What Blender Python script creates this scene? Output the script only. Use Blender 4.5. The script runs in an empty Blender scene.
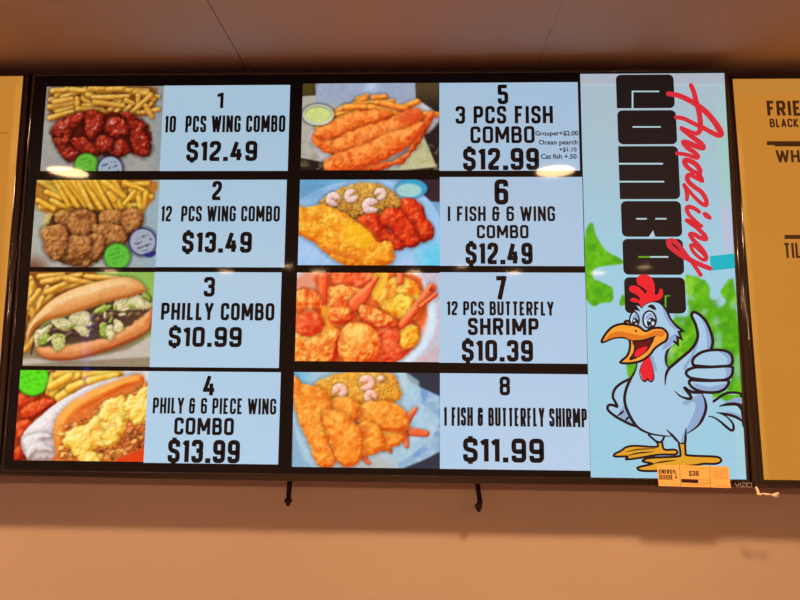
import bpy, bmesh, math
import numpy as np
from mathutils import Matrix, Vector
from mathutils.geometry import tessellate_polygon

S = bpy.context.scene
C = S.collection
# ---------------------------------------------------------------- camera
Z0 = 1.95                       # height of the middle of the television row
CAM = np.array([0.0933, -1.1824, Z0-0.198])
RC = np.array([[0.99955121, -0.0047172, 0.02958254], [0.00795731, 0.99385687, -0.11038665], [-0.02888009, 0.11057251, 0.99344837]])
M3 = np.array([[1, 0, 0], [0, 0, -1], [0, 1, 0]], float)@RC        # columns: camera right, up, back in the world
cd = bpy.data.cameras.new('camera'); cam = bpy.data.objects.new('camera', cd); C.objects.link(cam)
mw = Matrix.Identity(4)
for i in range(3):
    for j in range(3): mw[i][j] = M3[i, j]
    mw[i][3] = CAM[i]
cam.matrix_world = mw
cd.sensor_width = 36; cd.lens = 27; cd.clip_start = .02
S.camera = cam
# ---------------------------------------------------------------- world and exposure
w = bpy.data.worlds.new('world'); S.world = w; w.use_nodes = True
w.node_tree.nodes['Background'].inputs[0].default_value = (.9, .6, .4, 1)
w.node_tree.nodes['Background'].inputs[1].default_value = .02
S.view_settings.view_transform = 'Standard'; S.view_settings.look = 'None'
S.view_settings.exposure = 0; S.view_settings.gamma = 1; S.view_settings.use_curve_mapping = False
LAMP_NEAR = 520; LAMP_FAR = 480      # emission of the ceiling downlights (their builder is below)

# ---------------------------------------------------------------- helpers
def un(x, y, Y=0.0):
    """a point read off the photograph -> (x, z) on the upright plane at depth Y"""
    d = M3@np.array([(x-400)/600, -(y-300)/600, -1.0])
    if Y == 'lean':          # the right-hand television leans back about its lower edge
        a = math.radians(2.2); n = np.array([0, math.cos(a), -math.sin(a)]); o = np.array([0, 0, Z0-.4045])
        P = CAM+d*((o-CAM)@n/(d@n)); return float(P[0]), float(Z0-.4045+(P-o)@np.array([0, math.sin(a), math.cos(a)]))
    P = CAM+d*((Y-CAM[1])/d[1])
    return float(P[0]), float(P[2])
def toimg(x, z, Y=0.0):
    d = np.stack([x-CAM[0], np.full_like(x, Y-CAM[1]), z-CAM[2]], -1)@M3
    return 400+600*d[..., 0]/-d[..., 2], 300-600*d[..., 1]/-d[..., 2]
def lin(c):
    c = np.asarray(c, float)/255
    return np.where(c <= .04045, c/12.92, ((c+.055)/1.055)**2.4)
def mat(name, base, rough=.5, spec=.5, metal=0, bump=0, bscale=60, var=0, coat=0):
    m = bpy.data.materials.new(name); m.use_nodes = True
    nt = m.node_tree; b = nt.nodes['Principled BSDF']
    b.inputs['Base Color'].default_value = (*base, 1); b.inputs['Roughness'].default_value = rough
    b.inputs['Specular IOR Level'].default_value = spec; b.inputs['Metallic'].default_value = metal
    b.inputs['Coat Weight'].default_value = coat
    if bump or var:
        tc = nt.nodes.new('ShaderNodeTexCoord'); n = nt.nodes.new('ShaderNodeTexNoise'); n.inputs['Scale'].default_value = bscale
        n.inputs['Detail'].default_value = 6
        nt.links.new(tc.outputs['Object'], n.inputs['Vector'])
        if bump:
            bp = nt.nodes.new('ShaderNodeBump'); bp.inputs['Strength'].default_value = bump; bp.inputs['Distance'].default_value = .004
            nt.links.new(n.outputs['Fac'], bp.inputs['Height']); nt.links.new(bp.outputs['Normal'], b.inputs['Normal'])
        if var:
            n2 = nt.nodes.new('ShaderNodeTexNoise'); n2.inputs['Scale'].default_value = 2.2; n2.inputs['Detail'].default_value = 4
            nt.links.new(tc.outputs['Object'], n2.inputs['Vector'])
            r = nt.nodes.new('ShaderNodeValToRGB')
            r.color_ramp.elements[0].position = .3; r.color_ramp.elements[1].position = .7
            r.color_ramp.elements[0].color = (*[q*(1-var) for q in base], 1); r.color_ramp.elements[1].color = (*[min(1, q*(1+var*.5)) for q in base], 1)
            nt.links.new(n2.outputs['Fac'], r.inputs['Fac']); nt.links.new(r.outputs['Color'], b.inputs['Base Color'])
    return m
SCR_ROUGH = .048; SCR_SPEC = .036
def screen_mat(name, rgb=None, strength=1.0):
    """lit part of a display behind its semi-gloss face; rgb None: colour per vertex"""
    m = mat(name, (.013, .010, .010), SCR_ROUGH, SCR_SPEC)
    nt = m.node_tree; b = nt.nodes['Principled BSDF']
    b.inputs['Emission Strength'].default_value = strength
    if rgb is None:
        a = nt.nodes.new('ShaderNodeAttribute'); a.attribute_name = 'picture'
        nt.links.new(a.outputs['Color'], b.inputs['Emission Color'])
    else: b.inputs['Emission Color'].default_value = (*lin(rgb), 1)
    return m
_sm = {}
def sm(rgb):
    k = tuple(rgb)
    if k not in _sm: _sm[k] = screen_mat('screen_%d_%d_%d' % k, rgb)
    return _sm[k]
def thing(name, label, cat, loc=(0, 0, 0), group=None):
    o = bpy.data.objects.new(name, None); C.objects.link(o); o.location = loc; o.empty_display_size = .05
    return tag(o, label, cat, group)
def tag(o, label, cat=None, group=None):
    o['label'] = label
    if cat: o['category'] = cat
    if group: o['group'] = group
    return o
def link(name, me, mats, parent=None, loc=None):
    o = bpy.data.objects.new(name, me); C.objects.link(o)
    for m in (mats if isinstance(mats, (list, tuple)) else [mats]): me.materials.append(m)
    if parent is not None:
        o.parent = parent
    if loc is not None: o.location = loc
    return o
def wloc(o):
    v = Vector((0, 0, 0)); 
    while o is not None: v = v+o.location; o = o.parent
    return v
def bm_box(bm, x0, x1, y0, y1, z0, z1, bev=0, seg=2):
    r = bmesh.ops.create_cube(bm, size=1)
    for v in r['verts']: v.co = Vector(((x0+x1)/2+v.co.x*(x1-x0), (y0+y1)/2+v.co.y*(y1-y0), (z0+z1)/2+v.co.z*(z1-z0)))
    if bev:
        es = list({e for v in r['verts'] for e in v.link_edges})
        bmesh.ops.bevel(bm, geom=es, offset=bev, segments=seg, affect='EDGES', profile=.6)
def fin(name, bm, m, parent=None, smooth_=False, loc=None):
    me = bpy.data.meshes.new(name); bm.normal_update(); bm.to_mesh(me); bm.free()
    if smooth_:
        for p in me.polygons: p.use_smooth = True
    return link(name, me, m, parent, loc)
def tube(bm, pts, rad, n=10, flat=1.0):
    """round or flattened rod along pts (world-like coordinates) with a radius per point"""
    rings = []; P = [Vector(p) for p in pts]
    for i, p in enumerate(P):
        t = (P[min(i+1, len(P)-1)]-P[max(i-1, 0)]).normalized()
        a = t.cross(Vector((0, 1, 0)));  a = a.normalized() if a.length > 1e-4 else Vector((1, 0, 0))
        b = t.cross(a).normalized(); r = rad[i] if hasattr(rad, '__len__') else rad
        rings.append([bm.verts.new(p+a*math.cos(q)*r+b*math.sin(q)*r*flat) for q in [2*math.pi*k/n for k in range(n)]])
    for i in range(len(rings)-1):
        for k in range(n): bm.faces.new((rings[i][k], rings[i][(k+1) % n], rings[i+1][(k+1) % n], rings[i+1][k]))
    bm.faces.new(rings[0][::-1]); bm.faces.new(rings[-1])
# ---------------------------------------------------------------- pictures shown on the screens
# numpy painter: every food picture is evaluated on the vertex grid of its own flat picture panel
def vnoise(x, y, seed):
    xi = np.floor(x).astype(np.int64); yi = np.floor(y).astype(np.int64)
    fx = x - xi; fy = y - yi
    fx = fx*fx*(3-2*fx); fy = fy*fy*(3-2*fy)
    def h(i, j):
        n = (i*374761393 + j*668265263 + seed*1442695041) & 0xffffffff
        n = ((n ^ (n >> 13))*1274126177) & 0xffffffff
        return ((n ^ (n >> 16)) & 0xffff)/65535.0
    return (h(xi, yi)*(1-fx)+h(xi+1, yi)*fx)*(1-fy)+(h(xi, yi+1)*(1-fx)+h(xi+1, yi+1)*fx)*fy

def ss(a, b, x):
    t = np.clip((x-a)/(b-a), 0, 1)
    return t*t*(3-2*t)

def smooth(pts, closed=True, n=4):
    P = np.array(pts, float); N = len(P); out = []
    rng = range(N) if closed else range(N-1)
    for i in rng:
        if closed: a, b, c, d = P[(i-1) % N], P[i], P[(i+1) % N], P[(i+2) % N]
        else: a, b, c, d = P[max(i-1, 0)], P[i], P[i+1], P[min(i+2, N-1)]
        for k in range(n):
            t = k/n
            out.append(.5*((2*b)+(c-a)*t+(2*a-5*b+4*c-d)*t*t+(3*b-a-3*c+d)*t**3))
    if not closed: out.append(P[-1])
    return np.array(out)

class Cv:
    def __init__(s, X, Y, base=(150, 150, 150)):
        s.X, s.Y = X, Y
        s.dx = abs(X[0, 1]-X[0, 0]); s.dy = abs(Y[1, 0]-Y[0, 0])
        s.c = np.ones(X.shape+(3,))*np.array(base, float)
        s.seed = 1
    def fbm(s, sc, oct=3, seed=None):
        if seed is None: s.seed += 1; seed = s.seed
        r = 0; a = .5; tot = 0
        for o in range(oct):
            r = r+a*vnoise(s.X/sc+31.7*seed, s.Y/sc+17.3*seed, seed+o*57); tot += a
            a *= .5; sc *= .5
        return r/tot
    def poly(s, pts, sm=True, wob=0, wsc=20):
        P = smooth(pts, True, 3) if sm else np.array(pts, float)
        X, Y = s.X, s.Y
        if wob:
            X = X+wob*(s.fbm(wsc, 2)-.5)*2; Y = Y+wob*(s.fbm(wsc, 2)-.5)*2
        d = np.full(X.shape, 1e9); inside = np.zeros(X.shape, bool)
        for i in range(len(P)):
            a = P[i]; b = P[(i+1) % len(P)]; e = b-a
            t = np.clip(((X-a[0])*e[0]+(Y-a[1])*e[1])/(e@e+1e-9), 0, 1)
            d = np.minimum(d, (X-a[0]-t*e[0])**2+(Y-a[1]-t*e[1])**2)
            if a[1] != b[1]:
                cr = ((a[1] > Y) != (b[1] > Y)) & (X < (b[0]-a[0])*(Y-a[1])/(b[1]-a[1])+a[0])
                inside ^= cr
        d = np.sqrt(d)
        return np.where(inside, -d, d)
    def caps(s, x0, y0, x1, y1, r0, r1=None):
        r1 = r0 if r1 is None else r1
        ex, ey = x1-x0, y1-y0
        t = np.clip(((s.X-x0)*ex+(s.Y-y0)*ey)/(ex*ex+ey*ey+1e-9), 0, 1)
        return np.hypot(s.X-x0-t*ex, s.Y-y0-t*ey)-(r0+(r1-r0)*t)
    def ell(s, cx, cy, rx, ry=None, rot=0):
        ry = rx if ry is None else ry
        c, q = math.cos(rot), math.sin(rot)
        x = (s.X-cx)*c+(s.Y-cy)*q; y = -(s.X-cx)*q+(s.Y-cy)*c
        return (np.hypot(x/rx, y/ry)-1)*min(rx, ry)
    def mix(s, a, col):
        a = a[..., None]
        s.c = s.c*(1-a)+np.array(col, float)*a
    def flat(s, sd, col, soft=4, op=1):
        s.mix(op*ss(soft, -soft, sd), col)
    def dark(s, sd, w, k):
        s.c *= (1-k*ss(w, 0, sd))[..., None]
    def lump(s, sd, R, lo, mid, hi, nsc=18, namp=6, spec=0, sp=12, sh=.45, shw=18, soft=4, nm=.35, oct=3):
        s.dark(sd, shw*1.5, sh*.42)
        t = np.clip(-sd/R, 0, 1)
        z = np.sqrt(1-(1-t)**2+1e-4)*R*.8 + namp*s.fbm(nsc, oct)
        gy, gx = np.gradient(z); gx = gx/s.dx; gy = gy/s.dy*np.sign(s.Y[1, 0]-s.Y[0, 0])
        n = np.sqrt(gx*gx+gy*gy+1)
        d = (gx*.42+gy*.5+.76)/n
        if s.X[0, 1] < s.X[0, 0]: d = d
        v = np.clip(.15+.85*d+nm*(s.fbm(nsc*1.7, 3)-.5), 0, 1)
        lo, mid, hi = (np.array(q, float) for q in (lo, mid, hi))
        a = ss(.15, .65, v)[..., None]; b = ss(.68, 1.0, v)[..., None]
        col = lo*(1-a)+mid*a; col = col*(1-b)+hi*b
        if spec:
            h = (gx*.25+gy*.3+.92)/n
            hh = np.clip(h, 0, 1)**sp*ss(.45, .8, s.fbm(nsc*.8, 2))
            col = col+(np.clip(hh*spec, 0, 1))[..., None]*(255-col)
        al = ss(soft, -soft, sd)[..., None]
        s.c = s.c*(1-al)+col*al
    def fry(s, x0, y0, x1, y1, r=15, tone=0):
        pal = [((176, 100, 26), (226, 158, 52), (250, 206, 104)), ((196, 118, 22), (244, 178, 48), (255, 222, 104)),
               ((206, 82, 14), (246, 132, 36), (255, 176, 72)), ((190, 120, 70), (240, 180, 90), (255, 225, 150))][tone]
        s.lump(s.caps(x0, y0, x1, y1, r*1.02, r*.9)+3*(s.fbm(26, 2)-.5), r*1.3, *pal, nsc=26, namp=7, sh=.5, shw=12, nm=.5, soft=5)

FRY_A = [(60,170,240,140),(140,110,290,60),(80,70,180,60),(60,240,215,200),(200,60,330,75),(320,55,680,70),(300,95,350,110),(340,112,555,105),(430,60,520,56),(600,80,700,90),
         (235,120,240,195),(345,140,530,165),(240,185,390,188),(400,200,425,220),(545,130,592,152),(620,100,620,160),(540,195,570,168),(700,100,572,212),(668,165,708,232),(90,140,200,120)]
def pic1(c):   # chips and saucy red wings on paper, two small tubs
    c.c = c.c*0+np.array((182, 176, 164.)); c.mix(c.fbm(120, 3)*.6, (140, 140, 142))
    c.mix(ss(640, 760, c.X)*.7, (150, 160, 164)); c.mix(ss(30, 90, c.X)*0+ss(120, 20, c.X+.4*c.Y)*.6, (120, 118, 112))
    c.flat(c.poly([(60,60),(200,40),(690,40),(730,100),(700,210),(560,240),(300,230),(80,260),(60,200)], wob=10), (140, 78, 30), 16)
    rs = np.random.RandomState(11)
    for i in range(34):
        x, y, a = rs.uniform(60, 680), rs.uniform(45, 210), rs.normal(.0, .5)
        c.fry(x, y, x+rs.uniform(60, 130)*math.cos(a), y+90*math.sin(a), r=rs.uniform(12, 17), tone=0)
    for f in FRY_A: c.fry(*f, r=17)
    R = ((58, 8, 4), (150, 28, 14), (206, 74, 46))
    c.flat(c.poly([(80,300),(260,210),(560,215),(690,300),(690,470),(560,460),(430,480),(260,480),(180,520),(90,400)], wob=12), (96, 18, 8), 14)
    for p in ([(80,310),(130,260),(250,215),(290,230),(230,290),(180,330),(110,360)], [(90,380),(150,380),(200,420),(250,460),(230,500),(170,505),(120,430)],
              [(160,330),(200,320),(190,400),(150,400)], [(200,380),(260,365),(330,400),(400,440),(350,475),(260,455)],
              [(520,215),(570,205),(600,255),(655,275),(660,320),(690,400),(692,460),(640,482),(590,440),(580,360),(560,290)],
              [(430,440),(500,370),(560,420),(540,470),(470,485)], [(355,380),(400,355),(460,370),(465,420),(430,450),(370,440)],
              [(410,290),(450,245),(510,250),(550,290),(555,340),(500,362),(430,340)], [(300,210),(345,188),(390,215),(400,270),(370,340),(325,375),(285,320)]):
        c.lump(c.poly(p, wob=11, wsc=26)-6, 36, *R, nsc=24, namp=18, spec=.9, sp=26, shw=20, sh=.8)
        c.mix(ss(4, -8, c.poly(p)-10)*ss(.5, .8, c.fbm(34, 3))*.55, (110, 14, 8))
    tub(c, 293, 538, 76, (104, 190, 60), (60, 150, 30)); tub(c, 443, 560, 82, (168, 182, 200), (30, 40, 84))
    c.c *= .93
def grain(c, k=.06, sc=13):
    c.c = c.c*(1+k*2*(c.fbm(sc, 3)-.5)[..., None])
def tub(c, x, y, r, top, rim):
    sd = c.ell(x, y, r)
    c.dark(sd, 24, .4); c.flat(sd, rim, 3); c.flat(c.ell(x, y, r*.92), top, 4)
    m = ss(.1, -.1, np.sin((c.Y*.8+c.X*.25-y)/r*22)+.2)*ss(.5, .62, c.fbm(14, 2))
    c.mix(m*ss(0, -12, c.ell(x, y, r*.75))*.75, rim)
def pic2(c):   # chips and golden wings
    c.c = c.c*0+np.array((190, 186, 172.)); c.mix(c.fbm(140, 3)*.5, (150, 156, 158)); c.mix(ss(600, 780, c.X+.2*c.Y)*.7, (146, 178, 196))
    c.mix(ss(440, 560, c.Y)*ss(160, 20, c.X)*.9, (120, 62, 40))
    c.flat(c.poly([(90,240),(200,200),(160,330),(90,330)], wob=10), (214, 190, 110), 10)
    c.flat(c.poly([(50,30),(700,20),(740,120),(660,210),(400,220),(200,240),(50,200)], wob=8), (190, 120, 40), 12)
    rs = np.random.RandomState(4)
    for i in range(9): x = 60+i*14; c.fry(x, 40+i*9, x+150, 55+i*6+rs.randint(0, 40), 15, 1)
    for f in [(60,190,250,180),(50,150,140,200),(130,150,260,215),(100,100,190,140),(560,60,700,50),(600,90,720,130),(500,160,640,130),(540,190,640,180),(400,30,560,110),(560,45,690,100)]: c.fry(*f, r=16, tone=1)
    for i in range(11):
        x = 150+i*34; c.fry(x, 30, x+90+rs.randint(-10, 30), 205+rs.randint(-22, 22), 15+rs.randint(0, 3), 1)
    for f in [(440,40,560,130),(690,110,660,230),(640,110,655,200),(470,110,500,150)]: c.fry(*f, r=17, tone=1)
    for f in [(620,100,560,170)]: c.fry(*f, r=14, tone=1)
    B = ((92, 42, 14), (170, 98, 44), (214, 150, 80))
    c.flat(c.poly([(90,320),(180,220),(400,210),(560,220),(660,240),(640,330),(560,400),(430,420),(420,500),(330,530),(180,520),(100,440)], wob=12), (88, 44, 20), 12)
    for p in ([(160,240),(230,215),(300,225),(250,290),(180,290)], [(255,240),(330,215),(380,250),(385,320),(330,370),(260,350),(235,290)], [(425,230),(500,215),(555,240),(545,300),(480,320),(430,300)],
              [(560,225),(640,215),(662,260),(640,320),(590,350),(555,300)], [(380,310),(440,300),(520,310),(565,350),(560,400),(480,420),(400,370)],
              [(200,490),(300,480),(360,500),(340,530),(240,520)], [(360,370),(420,370),(440,440),(400,490),(355,470)], [(210,400),(270,370),(350,380),(355,440),(300,490),(230,490)],
              [(80,330),(130,310),(200,310),(215,370),(200,460),(150,495),(105,450),(85,380)]):
        crust(c, p, 40, *B, nsc=18, namp=16, spec=.3, sp=10, shw=18, sh=.7, g=13)
    tub(c, 668, 396, 82, (170, 176, 190), (34, 44, 110)); c.flat(c.poly([(670,470),(745,450),(745,470),(710,490)]), (30, 44, 120), 4)
    tub(c, 516, 482, 78, (96, 196, 60), (50, 150, 40))
    c.c *= .95
def pic3(c):   # long roll with steak, peppers and melted cheese, chips behind
    c.c = c.c*0+np.array((150, 178, 96.)); c.mix(ss(420, 520, c.X+.3*c.Y)*.4, (130, 186, 60)); c.mix(ss(300, 480, c.Y+.0*c.X), (150, 128, 96))
    c.flat(c.poly([(0,520),(260,520),(600,470),(760,380),(790,480),(740,560),(0,580)]), (196, 184, 170), 10)
    c.mix(ss(545, 560, c.Y+.06*c.X)*ss(0, 1, c.Y)*.8, (140, 120, 92))
    c.flat(c.poly([(40,20),(430,20),(380,120),(120,330),(30,480),(20,250)]), (150, 84, 30), 10)
    for f in [(60,60,90,130),(70,90,50,230),(110,50,250,40),(130,80,350,40),(380,50,560,60),(60,260,160,110),(100,240,220,110),(60,330,130,170),(80,300,60,180),(200,130,380,80),(150,140,300,70),(40,440,90,320),(50,380,110,270),(260,60,420,90),(60,200,110,130),(30,470,80,400)]: c.fry(*f, r=17, tone=0)
    c.flat(c.poly([(60,480),(90,380),(70,490)]), (70, 30, 14), 6)
    bun = ((176, 96, 36), (224, 152, 84), (246, 200, 136))
    c.lump(c.poly([(88,430),(130,450),(280,440),(480,390),(640,310),(755,225),(755,330),(700,390),(540,460),(330,522),(180,528),(105,490)]), 50, (150, 64, 24), (216, 128, 66), (238, 168, 108), nsc=60, namp=3, sh=.5)
    c.flat(c.poly([(95,400),(160,320),(400,230),(700,140),(752,210),(690,285),(520,385),(300,430),(130,445)], wob=8), (82, 56, 42), 8)
    rs = np.random.RandomState(7)
    for i in range(60):
        t = rs.rand(); x = 150+t*540; y = 405-t*180+rs.uniform(-50, 35)
        pal = [((34, 18, 16), (84, 56, 44), (130, 100, 84)), ((60, 34, 20), (110, 80, 50), (170, 140, 100))][rs.randint(2)]
        c.lump(c.ell(x, y, rs.uniform(16, 38), rs.uniform(9, 18), rs.uniform(-1, .4)), 12, *pal, nsc=12, namp=6, sh=.3, shw=8)
    ch = ((164, 140, 80), (216, 202, 146), (240, 232, 190)); gr = ((60, 80, 16), (140, 160, 50), (196, 206, 110))
    for p, pal in [([(90,430),(85,380),(130,345),(180,330),(150,370),(120,410),(100,450)], ch), ([(190,300),(260,295),(300,320),(280,355),(220,345)], ch), ([(290,270),(360,245),(400,280),(390,330),(340,335),(300,310)], ch),
              ([(190,395),(220,375),(250,390),(248,440),(220,472),(190,445)], ((150, 150, 70), (200, 196, 120), (230, 226, 160))), ([(300,330),(390,350),(380,390),(330,360)], ch), ([(460,330),(480,310),(500,350),(500,390),(470,385)], gr),
              ([(540,200),(620,175),(700,160),(748,190),(735,235),(640,230),(560,240)], ch), ([(430,250),(480,215),(520,215),(480,250)], gr), ([(490,360),(520,330),(540,370),(520,410)], ch), ([(540,300),(580,320),(590,350),(550,360)], ch), ([(700,140),(730,150),(740,190),(715,180)], gr), ([(110,410),(150,380),(170,400),(130,440)], gr)]:
        c.lump(c.poly(p, wob=9)-6, 24, *pal, nsc=22, namp=12, sh=.5, shw=10, spec=.4, sp=16)
        c.mix(ss(4, -6, c.poly(p))*ss(.55, .75, c.fbm(16, 2))*.45, (150, 130, 60))
    for i in range(14):
        t = rs.rand(); x = 120+t*570; y = 400-t*190+rs.uniform(-40, 30)
        c.lump(c.caps(x, y, x+rs.uniform(-40, 40), y+rs.uniform(-24, 24), 8), 8, *(ch if rs.rand() < .6 else gr), nsc=10, namp=3, sh=.4, shw=6)
    c.lump(c.poly([(35,420),(45,340),(110,250),(200,170),(330,110),(480,70),(600,50),(680,75),(722,120),(715,135),(640,165),(500,195),(400,230),(280,270),(150,305),(80,350),(45,420)]), 60, *bun, nsc=80, namp=5, sh=.5, spec=.25, sp=30, nm=.15)
    c.mix(ss(14, -14, c.caps(200, 190, 620, 75, 4))*.45, (250, 224, 180))
def pic4(c):   # cheesy roll in white paper with red wings
    c.c = c.c*0+np.array((226, 216, 214.))
    c.flat(c.poly([(40,120),(250,20),(260,200),(200,420),(60,560),(0,560)], sm=False), (190, 52, 12), 10)
    for p in ([(50,160),(120,140),(160,180),(120,230),(50,240)], [(60,250),(150,195),(240,180),(250,215),(170,270),(80,310)], [(30,320),(110,300),(120,350),(50,420)], [(20,480),(60,440),(90,500),(40,530)]):
        c.lump(c.poly(p, wob=6), 34, (130, 10, 0), (208, 50, 14), (246, 110, 50), nsc=24, namp=10, spec=.3)
    tub(c, 125, 78, 92, (92, 220, 30), (50, 180, 20))
    for f in [(220,150,240,60),(240,160,280,110),(260,60,420,40),(280,110,380,60),(270,180,420,90),(330,130,450,80),(420,60,600,50),(230,120,330,60),(440,90,590,60)]: c.fry(*f, r=24, tone=1)
    c.lump(c.poly([(60,400),(180,270),(290,190),(420,120),(560,75),(700,55),(600,110),(420,200),(320,290),(260,400),(280,520),(200,530),(100,525)], wob=3), 60, (170, 130, 124), (222, 204, 200), (244, 234, 232), nsc=60, namp=26, sh=.3, nm=.2)
    c.lump(c.poly([(70,410),(170,370),(235,400),(180,420),(250,480),(150,480),(100,520),(85,470)], wob=3), 40, (170, 140, 130), (224, 210, 206), (246, 240, 240), nsc=40, namp=18, sh=.4)
    c.lump(c.poly([(250,470),(240,380),(260,290),(330,210),(450,140),(600,80),(720,50),(735,110),(640,130),(500,200),(380,280),(320,400),(330,520),(260,530)]), 60, (206, 70, 10), (240, 130, 40), (254, 176, 80), nsc=70, namp=3, sh=.35, nm=.15)
    c.flat(c.poly([(320,300),(480,200),(700,100),(780,150),(780,560),(260,540),(290,450)]), (222, 112, 44), 8)
    rs = np.random.RandomState(3)
    for i in range(190):
        x = rs.uniform(280, 760); y = rs.uniform(110, 530)
        if y < 330-(x-300)*.5 or (x < 330 and y < 330): continue
        pal = [((190, 60, 10), (240, 120, 40), (255, 176, 90)), ((130, 46, 14), (206, 100, 40), (244, 160, 90)), ((200, 90, 24), (248, 166, 70), (255, 214, 130))][rs.randint(3)]
        c.lump(c.ell(x, y, rs.uniform(14, 34), rs.uniform(8, 15), rs.uniform(-1.2, .3))+30*(c.fbm(20, 2)-.5), 14, *pal, nsc=14, namp=10, sh=.5, shw=7)
    for i in range(26):
        c.flat(c.ell(rs.uniform(330, 750), rs.uniform(260, 520), rs.uniform(4, 13), rs.uniform(3, 9))+10*(c.fbm(12, 2)-.5), (86, 30, 12), 4, .8)
    ch = ((214, 140, 30), (250, 206, 80), (255, 240, 150))
    for p in ([(310,400),(340,360),(420,330),(470,300),(540,330),(560,380),(520,440),(450,470),(480,530),(420,530),(340,470),(300,430)], [(500,250),(560,190),(640,190),(660,250),(620,330),(560,400),(510,330)], [(640,200),(700,160),(765,140),(770,290),(700,320),(650,270)], [(540,350),(620,300),(620,380),(580,430),(530,420)]):
        c.lump(c.poly(p, wob=22, wsc=34)-10, 40, *ch, nsc=34, namp=30, sh=.3, shw=12, spec=.4, sp=14)
    c.mix(ss(200, 120, c.ell(520, 330, 10))*ss(.56, .7, c.fbm(26, 3))*.5, (244, 150, 50))
    c.flat(c.poly([(640,500),(780,450),(780,560),(560,545)], wob=4), (226, 64, 20), 8)
    c.mix(ss(3, -3, c.Y-521+.0*c.X)*0, (0, 0, 0))
def crust(c, p, R, lo, mid, hi, **k):
    a = dict(nsc=15, namp=9, sh=.45, shw=16, nm=.55, oct=3); a.update(k)
    g = a.pop('g', 9); sd = c.poly(p, wob=7, wsc=24)-g
    c.lump(sd, R, lo, mid, hi, **a)
    m = ss(2, -10, sd)*ss(.5, .75, c.fbm(30, 3))
    c.mix(m*.45, lo); c.mix(ss(2, -10, sd)*ss(.55, .8, c.fbm(22, 3))*.5, hi)
def pic5(c):   # three fried fillets on chips in white paper
    c.c = c.c*0+np.array((34, 26, 26.)); c.mix(ss(170, 60, c.X)*ss(120, 60, c.Y)*.8, (84, 74, 20)); c.mix(ss(640, 650, c.X)*ss(180, 40, c.Y)*.9, (84, 66, 40))
    c.flat(c.poly([(15,90),(100,85),(110,15),(645,15),(650,100),(775,190),(690,300),(765,480),(560,500),(180,500),(150,455),(15,430)], sm=False), (176, 172, 160), 4)
    c.mix(ss(300, 60, c.Y)*ss(4, -4, c.poly([(95,20),(645,15),(650,110),(600,140),(100,140)], sm=False))*.85, (150, 164, 196))
    c.mix(ss(60, 0, abs(c.X-420+.4*c.Y))*ss(110, 40, c.Y)*.7, (190, 214, 240))
    m = ss(.52, .62, c.fbm(22, 3)); c.mix(m*ss(280, 380, c.Y)*.5, (140, 134, 96))
    c.mix(ss(10, -10, c.poly([(560,500),(620,330),(690,310),(765,480)], sm=False))*.5, (214, 206, 130))
    c.mix(ss(12, -12, c.poly([(640,110),(775,190),(770,240),(690,300),(600,200)]))*.8, (206, 208, 220))
    c.lump(c.poly([(60,300),(150,230),(400,110),(620,140),(700,240),(640,360),(480,480),(180,480),(70,360)]), 80, (150, 134, 128), (196, 190, 196), (220, 220, 230), nsc=60, namp=6, sh=0)
    for f in [(330,110,380,90),(250,170,370,105),(420,100,480,95),(200,190,260,150),(310,140,520,120),(560,160,660,120),(700,190,770,190),(260,200,400,150),(190,200,300,180),(270,150,390,150),(470,130,600,160),(400,150,590,200),(110,270,240,220),(150,250,330,180)]: c.fry(*f, r=18, tone=2)
    F = ((200, 56, 10), (240, 112, 36), (255, 160, 76))
    crust(c, [(85,310),(130,300),(200,330),(205,400),(160,395),(90,350)], 34, *F)
    crust(c, [(100,290),(200,230),(330,185),(470,175),(510,200),(440,240),(330,270),(220,310),(120,315)], 44, *F)
    crust(c, [(580,450),(640,340),(700,230),(735,180),(740,210),(690,300),(640,380),(540,450),(440,490),(330,500),(340,480),(480,460)], 26, (170, 36, 6), (222, 84, 24), (250, 130, 60))
    crust(c, [(200,345),(300,290),(420,250),(560,200),(640,160),(680,190),(660,260),(560,330),(420,380),(280,420),(210,405)], 60, *F)
    crust(c, [(150,460),(220,410),(360,370),(480,310),(600,270),(690,240),(640,330),(560,390),(480,430),(380,470),(280,500),(170,500)], 60, *F)
    c.mix(ss(30, -20, c.ell(625, 195, 50, 36))*.5, (196, 40, 20))
    sd = c.ell(112, 192, 86, 58); c.dark(sd, 16, .4); c.flat(sd, (206, 206, 196), 3); c.flat(c.ell(112, 188, 76, 46), (150, 160, 110), 3); c.flat(c.ell(112, 194, 72, 42), (206, 214, 130), 6)
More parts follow.
